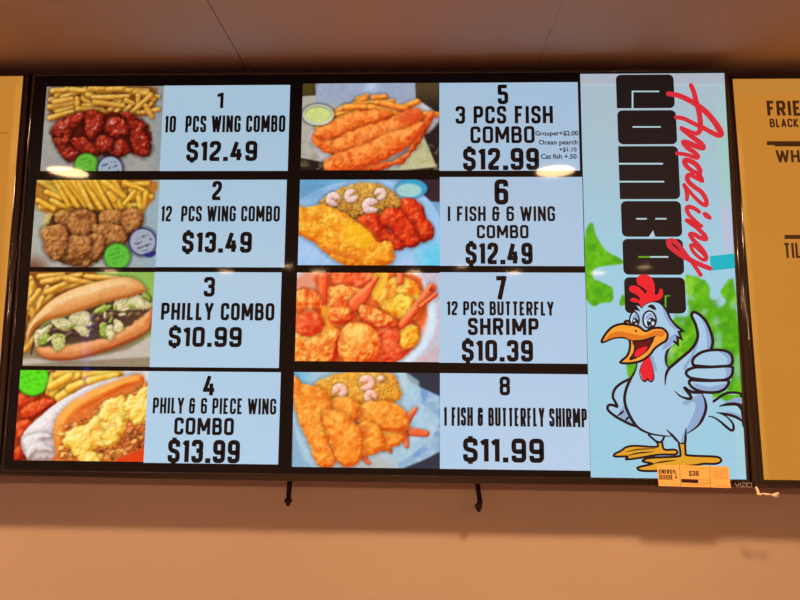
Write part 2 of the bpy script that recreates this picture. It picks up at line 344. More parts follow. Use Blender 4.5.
def pic6(c):   # fried fillet, wings and shrimp rice on a pale blue plate
    c.c = c.c*0+np.array((110, 168, 206.))
    c.mix(ss(6, -6, c.poly([(640,10),(790,10),(790,145),(700,140),(680,90)], sm=False)), (52, 34, 44))
    c.flat(c.poly([(10,200),(60,110),(200,50),(380,25),(560,40),(690,110),(760,200),(790,330),(740,460),(600,500),(20,500)]), (156, 196, 232), 5)
    c.mix(ss(.45, .65, c.fbm(90, 3))*ss(280, 420, c.Y)*.4, (186, 206, 240)); c.mix(ss(80, -40, c.ell(740, 440, 60, 60))*.8, (90, 206, 236))
    c.mix(ss(60, -30, c.ell(90, 80, 60, 50))*.4, (80, 130, 180))
    rice = c.poly([(130,170),(170,110),(270,60),(380,40),(480,60),(560,120),(590,170),(520,210),(420,240),(320,240),(220,190)], wob=8)
    c.lump(rice, 90, (120, 70, 20), (204, 140, 50), (240, 190, 90), nsc=12, namp=10, nm=.7)
    rs = np.random.RandomState(2)
    for i in range(150):
        x = rs.uniform(150, 570); y = rs.uniform(50, 235)
        if ((x-360)/215)**2+((y-150)/98)**2 > 1: continue
        a = rs.uniform(0, 3.1); c.lump(c.caps(x, y, x+14*math.cos(a), y+14*math.sin(a), 5), 5, (150, 84, 20), (222, 150, 50), (250, 206, 110), nsc=9, namp=1, sh=.35, shw=5, soft=2)
    for x, y, r, a in ((205, 130, 40, .5), (300, 112, 38, -.4), (455, 102, 34, 2.6), (403, 166, 46, 0)): shrimp(c, x, y, r, a)
    for p in ([(575,140),(620,130),(670,170),(690,230),(728,280),(725,330),(680,350),(620,300),(580,220)], [(340,240),(400,210),(455,230),(480,290),(560,340),(580,380),(530,390),(430,340),(370,290)], [(460,230),(500,185),(570,200),(600,240),(640,290),(660,350),(620,382),(570,350),(520,290),(470,265)]):
        crust(c, p, 46, (120, 8, 6), (214, 44, 14), (250, 100, 40), nsc=22, namp=12, spec=.5, sp=24, nm=.25)
    F = ((206, 90, 10), (246, 152, 34), (255, 206, 76))
    crust(c, [(20,180),(60,185),(140,165),(220,190),(300,240),(400,320),(440,370),(500,360),(525,420),(500,470),(440,480),(280,480),(200,430),(100,350),(20,300)], 66, *F, nm=.7)
    c.mix(ss(9, -6, c.caps(70, 210, 240, 310, 3))*.45, (190, 70, 10)); c.mix(ss(50, -10, c.ell(340, 320, 60, 36, .6))*.6, (255, 200, 30)); c.mix(ss(20, -10, c.caps(160, 400, 330, 440, 8))*.4, (206, 60, 20))
    sd = c.ell(622, 72, 84, 50); c.dark(sd, 12, .3); c.flat(sd, (56, 156, 200), 3); c.flat(c.ell(608, 82, 68, 36), (160, 206, 204), 5)
def shrimp(c, x, y, r, a, col=((170, 110, 100), (232, 196, 190), (250, 232, 230))):
    th = np.arctan2(c.Y-y, c.X-x); d = np.hypot(c.X-x, c.Y-y)
    sd = np.abs(d-r*.54)-r*.46
    g = (th-a+math.pi) % (2*math.pi)-math.pi
    sd = np.maximum(sd, (.34-np.abs(g))*r*.5)
    c.lump(sd, r*.4, *col, nsc=10, namp=2, sh=.5, shw=10, soft=3, nm=.15)
    c.mix(ss(.2, .9, np.sin(g*7))*ss(2, -6, sd)*.35, (226, 140, 120))
def pic7(c):   # crumbed butterfly shrimp close up
    c.c = c.c*0+np.array((200, 190, 204.)); c.mix(ss(.5, .7, c.fbm(40, 2))*.5*ss(300, 500, c.Y), (220, 160, 150))
    c.flat(c.ell(75, 55, 60, 36), (110, 196, 40), 10); c.mix(ss(20, -5, c.ell(60, 70, 16, 20))*.8, (60, 90, 20))
    sd = c.ell(330, 240, 440, 350); ring = c.ell(330, 240, 420, 330)
    c.flat(sd, (196, 214, 236), 6); c.flat(c.ell(330, 240, 400, 310), (230, 150, 120), 14); c.mix(ss(40, 0, abs(sd+22))*.7, (226, 240, 250))
    c.flat(c.poly([(30,110),(150,110),(150,20),(640,20),(700,120),(720,250),(640,380),(520,490),(20,490)], wob=6), (240, 104, 44), 10)
    O = ((206, 40, 10), (246, 112, 40), (255, 190, 96)); rd = ((206, 40, 12), (244, 88, 40), (255, 142, 84))
    def cl(p, R=60, pal=O, **k): crust(c, p, R, *pal, nsc=22, namp=20, nm=.8, g=14, **k)
    cl([(240,20),(420,20),(440,60),(380,100),(260,100)], pal=rd); cl([(200,100),(380,110),(360,180),(310,260),(230,260),(200,200)]); cl([(470,110),(560,50),(650,70),(700,170),(650,260),(520,240),(480,180)], pal=((220, 70, 10), (250, 150, 40), (255, 214, 90)))
    c.flat(c.poly([(440,20),(520,20),(460,150),(430,130)]), (250, 190, 60), 6)
    for q in [(175,40,170,190,26,22),(460,40,350,180,10,40),(580,20,580,60,18,20)]:
        c.lump(c.caps(*q), 22, *rd, nsc=40, namp=4, sh=.4)
    cl([(30,130),(120,120),(160,180),(150,230),(60,240),(30,220)]); c.lump(c.ell(110, 270, 70, 60), 60, *rd, nsc=40, namp=6)
    cl([(30,300),(120,290),(200,310),(255,340),(230,420),(215,490),(20,490)], pal=((214, 64, 14), (248, 142, 50), (255, 206, 110)))
    c.flat(c.poly([(170,190),(200,200),(205,270),(250,320),(200,300),(165,250)]), (244, 150, 40), 6)
    c.flat(c.poly([(255,350),(280,330),(260,420),(230,490),(215,490)]), (206, 30, 10), 8)
    cl([(30,250),(110,240),(160,260),(150,320),(60,330)], pal=rd); cl([(390,260),(520,230),(600,260),(660,320),(640,400),(520,490),(430,490),(430,340)], pal=rd); cl([(560,150),(640,160),(640,230),(590,250),(500,200)], pal=((230, 90, 10), (252, 176, 40), (255, 224, 90)))
    cl([(380,200),(480,230),(560,280),(470,290),(400,270)]); cl([(600,320),(660,310),(660,380),(600,400)], 30, pal=((230, 110, 10), (252, 186, 50), (255, 220, 90)))
    cl([(270,360),(300,300),(370,290),(440,320),(470,380),(460,450),(400,490),(300,480),(265,420)], 90, pal=((222, 60, 14), (250, 142, 50), (255, 200, 100)))
    cl([(300,320),(370,300),(410,330),(400,390),(330,400)], 60, sh=0, pal=((244, 130, 40), (252, 176, 76), (255, 210, 110)))
    for q in [(590,290,745,95,20,24),(690,190,765,130,12,12)]: c.lump(c.caps(*q), 24, *rd, nsc=40, namp=5, sh=.35)
    c.mix(ss(4, -3, c.poly([(730,110),(748,84),(752,110)]))*.8, (140, 30, 20))
def pic8(c):   # fried fish, butterfly shrimp and shrimp rice in foil paper
    c.c = c.c*0+np.array((44, 50, 66.))
    c.flat(c.poly([(15,20),(600,20),(640,80),(790,150),(790,440),(690,490),(590,530),(10,530)], sm=False), (142, 178, 206), 5)
    c.mix(ss(.42, .62, c.fbm(60, 3))*ss(10, -10, c.poly([(620,80),(790,150),(790,440),(650,500),(640,300)], sm=False))*.8, (110, 150, 206))
    c.mix(ss(8, -8, c.poly([(20,20),(610,20),(700,190),(790,280),(640,460),(400,530),(120,530),(20,300)]))*.7, (182, 212, 224))
    c.mix(ss(.5, .7, c.fbm(50, 3))*.45*ss(4, -4, c.poly([(15,20),(600,20),(640,80),(790,150),(790,440),(690,490),(590,530),(10,530)], sm=False)), (206, 218, 226)); c.mix(ss(420, 520, c.Y)*ss(100, 250, c.X)*ss(600, 500, c.X)*.7, (190, 180, 170))
    c.mix(ss(120, 30, abs(c.X-40)+.3*c.Y)*.5, (60, 160, 206))
    Rc = ((206, 116, 20), (250, 164, 44), (255, 204, 96))
    c.lump(c.poly([(130,90),(220,40),(330,20),(520,25),(570,90),(585,150),(540,190),(400,200),(250,190)], wob=8), 80, *Rc, nsc=13, namp=12, nm=.7)
    rs = np.random.RandomState(5)
    for i in range(120):
        x = rs.uniform(150, 570); y = rs.uniform(30, 190); a = rs.uniform(0, 3.1)
        if ((x-365)/210)**2+((y-105)/92)**2 > 1: continue
        c.lump(c.caps(x, y, x+14*math.cos(a), y+14*math.sin(a), 5), 5, (190, 96, 16), (246, 160, 44), (255, 210, 100), nsc=9, namp=1, sh=.35, shw=5, soft=2)
    P = ((200, 110, 90), (250, 186, 160), (255, 224, 204))
    shrimp(c, 262, 122, 42, 2.2, P); shrimp(c, 405, 80, 44, 2.9, P); shrimp(c, 424, 150, 36, .9, P); c.lump(c.ell(478, 55, 20, 16), 14, *P, sh=.4)
    F = ((216, 84, 14), (250, 142, 40), (255, 186, 80)); T = ((190, 50, 10), (236, 98, 50), (250, 150, 100))
    for q in [(600,290,660,215,26,12),(600,330,715,345,24,18),(600,350,615,410,24,12),(480,350,530,440,26,10),(360,440,415,500,22,10)]: c.lump(c.caps(*q), 16, *T, nsc=30, namp=4, sh=.35, shw=10)
    crust(c, [(470,320),(560,330),(600,340),(580,390),(540,410),(480,430),(430,400)], 40, *F)
    crust(c, [(350,240),(400,190),(480,180),(560,200),(610,250),(620,310),(560,330),(470,320),(380,310)], 60, *F)
    crust(c, [(330,330),(400,290),(470,320),(490,400),(440,450),(370,450),(330,400)], 50, *F)
    crust(c, [(220,180),(300,160),(360,200),(350,260),(290,290),(230,250)], 50, *F)
    crust(c, [(25,50),(60,90),(150,110),(200,160),(220,240),(230,330),(200,400),(240,470),(210,515),(150,500),(110,400),(60,290),(25,160)], 60, *F)
    crust(c, [(190,230),(270,240),(330,290),(370,350),(370,460),(330,510),(270,500),(230,420),(200,340),(180,270)], 60, *F)
    c.mix(ss(8, -6, c.caps(500, 318, 590, 322, 3))*.7, (206, 60, 20)); c.mix(ss(8, -4, c.caps(352, 210, 350, 300, 2))*.6, (130, 50, 16)); c.mix(ss(7, -4, c.caps(185, 300, 240, 440, 2))*.35, (206, 80, 20))
def pic_banner(c):   # pale blue poster ground with blurred green leaves
    # here X, Y are photograph pixels
    top = np.array((168, 190, 202.)); bot = np.array((158, 204, 224.))
    t = ss(90, 300, c.Y)[..., None]; c.c = top*(1-t)+bot*t
    c.mix(ss(84.6, 84.0, c.Y)*.6, (176, 176, 190)); c.mix(ss(1.2, 0, abs(c.Y-84.8))*.35, (206, 216, 222))
    e = c.X-(713+(c.Y-75)*.060)
    c.mix(ss(-.6, .6, e-0)*ss(60, 150, c.Y)*ss(215, 180, c.Y)*.7, (162, 204, 190)); c.mix(ss(-.6, .6, e)*ss(190, 215, c.Y)*ss(275, 235, c.Y)*.8, (188, 190, 214))
    c.mix(ss(-.6, .6, e)*ss(380, 420, c.Y)*.35, (176, 214, 216))
    c.mix(ss(.7, 0, abs(c.Y-457))*.3, (130, 180, 200))
    q = lambda L, ox, oy, k: [(ox+x/k, oy+y/k) for x, y in L]
    sc = .35+.65*c.fbm(16, 3)
    def leaf(p, soft, wob=1.5):
        sd = c.poly(p, wob=wob, wsc=9)
        n = c.fbm(9, 3)[..., None]; g = np.array((58, 150, 14.))*(1-n)+np.array((124, 206, 30.))*n
        n2 = ss(.55, .8, c.fbm(7, 2))[..., None]; g = g*(1-.35*n2)+np.array((50, 130, 14.))*.35*n2
        a = ss(soft, -soft, sd)[..., None]; c.c = c.c*(1-a)+g*a
    leaf(q([(25,130),(42,75),(62,65),(80,130),(130,200),(205,245),(215,270),(130,280),(75,295),(60,320),(78,350),(155,385),(160,455),(110,465),(70,482),(30,440),(22,300)], 580, 210, 5), 1.2, .8)
    leaf(q([(195,475),(215,420),(228,470)], 580, 210, 5), 1.0, .4)
    leaf([(627,362),(640,358),(637,374),(629,380)], .8, .3)
    leaf([(686,275),(697,277),(706,284),(710,290),(710,300),(718,306),(724,303),(722,292),(727,284),(734,281),(736,300),(743,340),(749,400),(735,402),(715,398),(700,400),(680,390),(664,376),(664,340),(676,318),(688,314)], 1.8, 3)
    for x, y, rx, ry in ((691, 298, 3.5, 3), (682, 318, 2.5, 6), (719, 304, 4, 3), (718, 341, 4, 9), (733, 305, 3, 4), (737, 368, 3, 12), (724, 378, 5, 3), (716, 322, 3, 5), (704, 312, 3, 3), (671, 352, 3, 6)):
        c.mix(ss(2.5, -2, c.ell(x, y, rx, ry))*.62, (150, 200, 196))
    m = ss(4, -3, c.poly([(686,275),(710,290),(736,285),(749,400),(664,376),(664,340)], sm=False))
    c.mix(m*ss(.55, .75, c.fbm(12, 3))*.5, (60, 140, 20)); c.mix(m*ss(.58, .8, c.fbm(10, 3))*.5, (176, 226, 70))
def pic_yellow(c, left):
    c.c = c.c*0+np.array((196, 128, 46.)); n = c.fbm(60, 2)[..., None]; c.c = c.c*(1-.12*n)+np.array((206, 140, 60.))*.12*n
    if left: m = ss(-1, 1, c.X-(17-(c.Y-75)*.075))
    else: m = ss(1, -1, c.X-(744+(c.Y-75)*.062))*ss(110, 170, c.Y)
    c.mix(m*.5, (216, 152, 62)); c.mix(m*ss(30, 0, abs(c.Y-150))*.5, (220, 150, 84)); c.mix(ss(88, 84, c.Y)*.5, (188, 132, 58))
# ---------------------------------------------------------------- flat drawing on a display face
class Sheet:
    """collects flat filled shapes and strokes of one printed / displayed part; local x, z on the display plane"""
    def __init__(s): s.v = []; s.f = []; s.m = []; s.mats = []
    def mi(s, m):
        if m not in s.mats: s.mats.append(m)
        return s.mats.index(m)
    def fill(s, pts, m, y=0):
        pts = [Vector((p[0], p[1], 0)) for p in pts]
        tris = tessellate_polygon([pts]); b = len(s.v); k = s.mi(m)
        s.v += [(p.x, y, p.y) for p in pts]
        for t in tris:
            a, c, d = (pts[i] for i in t)
            # face the viewer (towards -Y)
            cr = (c.x-a.x)*(d.y-a.y)-(c.y-a.y)*(d.x-a.x)
            s.f.append(tuple(b+i for i in (t if cr > 0 else t[::-1]))); s.m.append(k)
    def stroke(s, pts, wd, m, y=0, closed=False, cap=False):
        P = [np.array(p, float) for p in pts]; n = len(P)
        W = wd if hasattr(wd, '__len__') else [wd]*n
        k = s.mi(m); L = []; 
        for i in range(n):
            if closed: a, c = P[(i-1) % n], P[(i+1) % n]
            else: a, c = P[max(i-1, 0)], P[min(i+1, n-1)]
            d1 = P[i]-a; d2 = c-P[i]
            if np.hypot(*d1) < 1e-9: d1 = d2
            if np.hypot(*d2) < 1e-9: d2 = d1
            d1 = d1/(np.hypot(*d1)+1e-12); d2 = d2/(np.hypot(*d2)+1e-12)
            t = d1+d2; l = np.hypot(*t)
            t = t/l if l > 1e-6 else d1
            nn = np.array([-t[1], t[0]]); cs = max(.45, abs(nn@np.array([-d1[1], d1[0]])))
            L.append((P[i]+nn*W[i]/2/cs, P[i]-nn*W[i]/2/cs))
        b = len(s.v)
        for q, r in L: s.v += [(q[0], y, q[1]), (r[0], y, r[1])]
        for i in range(n if closed else n-1):
            j = (i+1) % n
            s.f.append((b+2*i+1, b+2*j+1, b+2*j, b+2*i)); s.m.append(k)
        if cap:
            for i in (0, n-1):
                r = W[i]/2
                if r > 0: s.fill([(P[i][0]+r*math.cos(q), P[i][1]+r*math.sin(q)) for q in [k2*math.pi/6 for k2 in range(12)]], m, y)
    def build(s, name, parent):
        o = wloc(parent); me = bpy.data.meshes.new(name)
        me.from_pydata([(v[0]-o.x, v[1]-o.y, v[2]-o.z) for v in s.v], [], s.f); me.update()
        for i, p in enumerate(me.polygons): p.material_index = s.m[i]
        return link(name, me, s.mats, parent)

G = {   # block alphabet: (width, [(points, closed, rounded)])
 'O': (.50, [([(0,0),(0,1),(1,1),(1,0)],1,1)]), '0': (.50, [([(0,0),(0,1),(1,1),(1,0)],1,1)]),
 'C': (.48, [([(1,.68),(1,1),(0,1),(0,0),(1,0),(1,.32)],0,1)]), 'G': (.50, [([(1,.7),(1,1),(0,1),(0,0),(1,0),(1,.48),(.55,.48)],0,1)]),
 'S': (.47, [([(1,.72),(1,1),(0,1),(0,.56),(1,.44),(1,0),(0,0),(0,.28)],0,1)]), '5': (.47, [([(1.1,1),(0,1),(0,.58),(1,.58),(1,0),(0,0),(0,.26)],0,(1,2))]),
 '6': (.50, [([(1,.76),(1,1),(0,1),(0,0),(1,0),(1,.56),(0,.56)],0,1)]), '9': (.50, [([(0,.24),(0,0),(1,0),(1,1),(0,1),(0,.44),(1,.44)],0,1)]),
 '8': (.50, [([(0,.53),(0,1),(1,1),(1,.53)],1,1),([(0,0),(0,.53),(1,.53),(1,0)],1,1)]), '2': (.48, [([(0,.72),(0,1),(1,1),(1,.6),(0,.16),(0,0),(1.1,0)],0,(5,))]),
 '3': (.48, [([(0,.76),(0,1),(1,1),(1,.53),(.35,.53)],0,1),([(.35,.53),(1,.53),(1,0),(0,0),(0,.25)],0,1)]),
 '4': (.52, [([(.5,1.06),(0,.24),(1.12,.24)],0,0),([(.74,.62),(.74,-.08)],0,0)]), '7': (.44, [([(-.15,1),(1,1),(.3,-.1)],0,0)]),
 '1': (.27, [([(1,-.09),(1,1.08)],0,0),([(1,.99),(-.6,.84)],0,0)]), 'I': (.20, [([(.5,-.09),(.5,1.09)],0,0)]),
 'P': (.48, [([(0,-.09),(0,1),(1,1),(1,.42),(0,.42)],0,(1,))]), 'R': (.50, [([(0,-.09),(0,1),(1,1),(1,.46),(0,.46)],0,(1,)),([(.55,.46),(1,-.09)],0,0)]),
 'B': (.50, [([(0,.53),(0,1),(.94,1),(.94,.53)],1,(0,1)),([(0,0),(0,.53),(1,.53),(1,0)],1,(0,1))]), 'D': (.50, [([(0,0),(0,1),(1,1),(1,0)],1,(0,1))]),
 'W': (.74, [([(-.04,1.09),(.23,-.06),(.5,1.0),(.77,-.06),(1.04,1.09)],0,0)]), 'M': (.66, [([(0,-.09),(0,1.09)],0,0),([(1,-.09),(1,1.09)],0,0),([(.04,1.04),(.5,.2),(.96,1.04)],0,0)]),
 'N': (.52, [([(0,-.09),(0,1.09)],0,0),([(1,-.09),(1,1.09)],0,0),([(.04,1.02),(.96,-.02)],0,0)]), 'H': (.50, [([(0,-.09),(0,1.09)],0,0),([(1,-.09),(1,1.09)],0,0),([(0,.5),(1,.5)],0,0)]),
 'L': (.40, [([(0,1.09),(0,0),(1.15,0)],0,0)]), 'Y': (.50, [([(-.08,1.09),(.5,.42),(1.08,1.09)],0,0),([(.5,.45),(.5,-.09)],0,0)]),
 'E': (.42, [([(1.15,1),(0,1),(0,0),(1.15,0)],0,0),([(0,.5),(.95,.5)],0,0)]), 'F': (.42, [([(1.15,1),(0,1),(0,-.09)],0,0),([(0,.5),(.95,.5)],0,0)]),
 'T': (.46, [([(-.15,1),(1.15,1)],0,0),([(.5,1),(.5,-.09)],0,0)]), 'U': (.50, [([(0,1.09),(0,0),(1,0),(1,1.09)],0,1)]),
 'A': (.52, [([(-.02,-.09),(.5,1.05),(1.02,-.09)],0,0),([(.2,.25),(.8,.25)],0,0)]), 'K': (.50, [([(0,-.09),(0,1.09)],0,0),([(1.05,1.09),(.1,.45),(1.08,-.09)],0,0)]),
 'V': (.50, [([(-.05,1.09),(.5,-.03),(1.05,1.09)],0,0)]), 'Z': (.46, [([(-.1,1),(1,1),(0,0),(1.12,0)],0,0)]),
 '&': (.52, [([(.82,.74),(.82,1),(.06,1),(.06,.54),(.5,.54)],0,1),([(1.18,.54),(.06,.54),(0,.5),(0,0),(.82,0),(.82,.66)],0,1)]),
 '$': (.50, [([(1,.72),(1,1),(0,1),(0,.56),(1,.44),(1,0),(0,0),(0,.28)],0,1),([(.5,1),(.5,1.22)],0,0),([(.5,0),(.5,-.22)],0,0)]),
 '.': (.20, [([(.5,-.11),(.5,.10)],0,0)]), ' ': (.22, []), ',': (.2, []),
}
def fillet(pts, closed, r, which):
    n = len(pts); out = []
    for i in range(n):
        p = np.array(pts[i], float)
        if not closed and i in (0, n-1): out.append(p); continue
        a = np.array(pts[(i-1) % n], float)-p; b = np.array(pts[(i+1) % n], float)-p
        la, lb = np.hypot(*a), np.hypot(*b); q = r
        if isinstance(which, tuple) and i in which: q = r*.12
        q = min(q, la*.48, lb*.48)
        s, e = p+a/la*q, p+b/lb*q
        for k in range(6):
            t = k/5; out.append((1-t)**2*s+2*t*(1-t)*p+t*t*e)
    return out
def lettering(sh, text, x0, x1, y0, y1, m, y=0, wt=.17, Yp=0.0, gap=.10):
    """block capitals filling the photograph box x0..x1, y0..y1 on the display plane"""
    ym = (y0+y1)/2; xm = (x0+x1)/2; cnt = [0]
    def lay():
        cnt[0] += 1; return y-.000005*(cnt[0] % 30)
    X0, X1 = un(x0, ym, Yp)[0], un(x1, ym, Yp)[0]; zt, zb = un(xm, y0, Yp)[1], un(xm, y1, Yp)[1]
    H = zt-zb; t = wt*H; tot = sum(G[c][0] for c in text)+gap*(len(text)-1); k = (X1-X0)/tot; X = X0
    for c in text:
        wd = G[c][0]*k
        aw = max(wd-t, .0)
        for pts, cl, rd in G[c][1]:
            P = [(X+(wd/2 if c in 'I.' else t/2+a*aw), zb+t/2+b*(H-t)) for a, b in pts]
            if c == '.': P = [(X+wd/2, zb), (X+wd/2, zb+t*1.05)]
            if rd:
                P = fillet(P, cl, min(.14*H, aw*.5), rd)
                sh.stroke(P, t, m, lay(), closed=bool(cl))
            elif len(P) == 2: sh.stroke(P, t*(1.15 if c == '.' else 1), m, lay())
            else:
                for j in range(len(P)-1):
                    a_, b_ = np.array(P[j]), np.array(P[j+1]); d = (b_-a_)/np.hypot(*(b_-a_))
                    def ext(k):
                        if k == 0 or k == len(P)-1: return 0
                        u, v = np.array(P[k])-np.array(P[k-1]), np.array(P[k+1])-np.array(P[k])
                        cs = (u@v)/(np.hypot(*u)*np.hypot(*v)); return t*(.5 if cs > -.3 else .12)
                    sh.stroke([a_-d*ext(j), b_+d*ext(j+1)], t, m, lay())
        X += wd+gap*k
def small_text(name, text, x0, x1, y1, m, parent, y, Yp=0.0, bold=.0):
    """small proportional lettering: left x0, right x1, baseline y1 in the photograph"""
    cu = bpy.data.curves.new(name, 'FONT'); cu.body = text; cu.size = 1; cu.offset = bold; cu.resolution_u = 3
    tmp = bpy.data.objects.new(name, cu); C.objects.link(tmp); bpy.context.view_layer.update()
    me = bpy.data.meshes.new_from_object(tmp); bpy.data.objects.remove(tmp)
    co = np.array([v.co[:] for v in me.vertices]); X0, Z = un(x0, y1, Yp); X1 = un(x1, y1, Yp)[0]
    k = (X1-X0)/(co[:, 0].max()-co[:, 0].min()); o = wloc(parent)
    for v, q in zip(me.vertices, co): v.co = (X0+(q[0]-co[:, 0].min())*k-o.x, y-o.y, Z+q[1]*k-o.z)
    me.materials.clear()
    return link(name, me, m, parent)

def picture(name, quad, fn, T, parent, y, step=.00098, z_crop=None, Yp=0.0):
    """flat picture panel: rectangle from four photograph corners, colours painted on its vertex grid.
    T = (ox, oy, k): painter coordinate = (photo pixel - o) * k"""
    P = [un(*q, Yp) for q in quad]
    xl = (P[0][0]+P[3][0])/2; xr = (P[1][0]+P[2][0])/2; zt = (P[0][1]+P[1][1])/2; zb = (P[2][1]+P[3][1])/2
    nx = int((xr-xl)/step)+2; nz = int((zt-zb)/step)+2
    gx, gz = np.meshgrid(np.linspace(xl, xr, nx), np.linspace(zt, zb, nz))
    px, py = toimg(gx, gz, Yp)
    if T: px, py = (px-T[0])*T[2], (py-T[1])*T[2]
    c = Cv(px, py); fn(c)
    if T: grain(c)
    a = c.c
    for _ in range(3 if T else 0):      # the slight softness of the displayed photographs
        p = np.pad(a, ((1, 1), (1, 1), (0, 0)), 'edge')
        a = (p[:-2, 1:-1]+p[2:, 1:-1]+p[1:-1, :-2]+p[1:-1, 2:]+2*p[1:-1, 1:-1])/6
    rgb = lin(np.clip(a, 0, 255)).reshape(-1, 3)
    o = wloc(parent); me = bpy.data.meshes.new(name)
    co = np.stack([gx-o.x, np.full_like(gx, y-o.y), gz-o.z], -1).reshape(-1, 3).astype(np.float32)
    i = np.arange(nx*nz).reshape(nz, nx)
    f = np.stack([i[1:, :-1], i[1:, 1:], i[:-1, 1:], i[:-1, :-1]], -1).reshape(-1, 4).astype(np.int32)
    me.vertices.add(len(co)); me.vertices.foreach_set('co', co.ravel())
    me.loops.add(f.size); me.loops.foreach_set('vertex_index', f.ravel())
    me.polygons.add(len(f)); me.polygons.foreach_set('loop_start', np.arange(0, f.size, 4, dtype=np.int32))
    me.update(calc_edges=True)
    at = me.attributes.new('picture', 'FLOAT_COLOR', 'POINT')
    at.data.foreach_set('color', np.concatenate([rgb, np.ones((len(rgb), 1))], 1).astype(np.float32).ravel())
    me.validate()
    return link(name, me, PIC, parent), (xl, xr, zt, zb)

# ---------------------------------------------------------------- materials
PIC = screen_mat('display_picture')
BLACK = screen_mat('display_black', (3, 2, 3)); INK = screen_mat('display_ink', (12, 9, 12))
FRAME = mat('black_gloss_plastic', (.018, .010, .009), .11, .9)
BACK = mat('black_matt_plastic', (.012, .010, .010), .6, .3, bump=.1, bscale=300)
WALL = mat('tan_painted_wall', (.59, .455, .360), .75, .25, bump=.12, bscale=240, var=.05)
CEIL = mat('beige_painted_ceiling', (.56, .42, .35), .8, .2, bump=.1, bscale=200, var=.04)
SIDE = mat('brown_room_wall', (.62, .44, .32), .85, .2, bump=.1, bscale=120, var=.06)
FLOOR = mat('brown_tile_floor', (.40, .28, .20), .5, .3, var=.2)
WHITE = mat('white_trim_metal', (.8, .78, .74), .4)
def lamp_mat(st, col=(1.0, .60, .30)):
    m = mat('downlight_lens', (.8, .8, .8), .5); b = m.node_tree.nodes['Principled BSDF']
    b.inputs['Emission Color'].default_value = (*col, 1); b.inputs['Emission Strength'].default_value = st
    return m

# ---------------------------------------------------------------- the room
WY = .11; CH = Z0+.441; SEAM = -.280
def struct(name, bm, m):
    o = fin(name, bm, m); o['kind'] = 'structure'; return o
X0, X1, YB = -4.2, 4.2, -5.0
b = bmesh.new(); bm_box(b, X0-.1, X1+.1, WY, WY+.12, 0, CH+.06); struct('wall_back', b, WALL)
b = bmesh.new()
sx = [-4.3]+[SEAM+.624*k for k in range(-6, 8)]+[4.3]      # boards with butt joints; most joints are filled and only just show
for i in range(len(sx)-1):
    ga = .0009 if abs(sx[i]-SEAM) < .01 else .0003; gb = .0009 if abs(sx[i+1]-SEAM) < .01 else .0003
    bm_box(b, sx[i]+ga, sx[i+1]-gb, YB-.1, WY, CH, CH+.02)
bm_box(b, X0-.1, X1+.1, YB-.1, WY, CH+.02, CH+.06); struct('ceiling', b, CEIL)
b = bmesh.new(); bm_box(b, X0-.1, X1+.1, YB-.1, WY+.12, -.1, 0); struct('floor', b, FLOOR)
b = bmesh.new(); bm_box(b, X0-.1, X0, YB, WY, 0, CH); struct('wall_left', b, SIDE)
b = bmesh.new(); bm_box(b, X1, X1+.1, YB, WY, 0, CH); struct('wall_right', b, SIDE)
b = bmesh.new(); bm_box(b, X0-.1, X1+.1, YB-.1, YB, 0, CH); struct('wall_front', b, SIDE)

def downlight(x, y, st, label, r=.06):
    t = thing('ceiling_downlight', label, 'ceiling light', (x, y, CH), 'round downlights in the ceiling')
    b = bmesh.new(); n = 40; rr = [(r*1.28, 0), (r*1.25, -.005), (r*1.05, -.007), (r, -.004), (r, 0)]
    R = [[b.verts.new((q*math.cos(a), q*math.sin(a), z)) for a in [2*math.pi*k/n for k in range(n)]] for q, z in rr]
    for i in range(len(R)-1):
        for k in range(n): b.faces.new((R[i][k], R[i+1][k], R[i+1][(k+1) % n], R[i][(k+1) % n]))
    fin('trim_ring', b, WHITE, t, True)
    b = bmesh.new(); b.faces.new([b.verts.new((r*math.cos(a), r*math.sin(a), -.003)) for a in [-2*math.pi*k/n for k in range(n)]])
    fin('lens', b, lamp_mat(st), t)
downlight(-1.072, -.722, LAMP_NEAR, 'round downlight near the menu screens, left one of the front pair')
downlight(.538, -.722, LAMP_NEAR, 'round downlight near the menu screens, right one of the front pair')
for i, x in enumerate((-2.016, -1.213, -.582, .067, .739, 1.294)):
    downlight(x, -2.83, LAMP_FAR, 'round downlight in the rear row across the ceiling behind the viewer, %s from the left' % ['first', 'second', 'third', 'fourth', 'fifth', 'sixth'][i], .05)
for i, x in enumerate((-.740, .367, 1.515)):
    downlight(x, -2.59, LAMP_FAR*.6, 'small round downlight just before the rear row, %s of three' % ['left', 'middle', 'right'][i], .04)
# hanging string of blue lights at the far side of the room, seen mirrored in the screens
t = thing('blue_light_string', 'string of small blue lights hanging down, mirrored in the left screen', 'string lights', (-2.74, -3.9, CH))
b = bmesh.new(); pts = [(0, 0, 0)]+[(.012*math.sin(i), 0, -.16-.075*i) for i in range(11)]; tube(b, pts, .004, 6); fin('wire', b, BACK, t, True)
BLUE = lamp_mat(100, (.05, .06, 1.0)); BLUE.name = 'blue_bulb'
for p in pts[2:]:
    b = bmesh.new(); bmesh.ops.create_uvsphere(b, u_segments=10, v_segments=6, radius=.02); fin('bulb', b, BLUE, t, True, (p[0], p[1]+.0, p[2]))

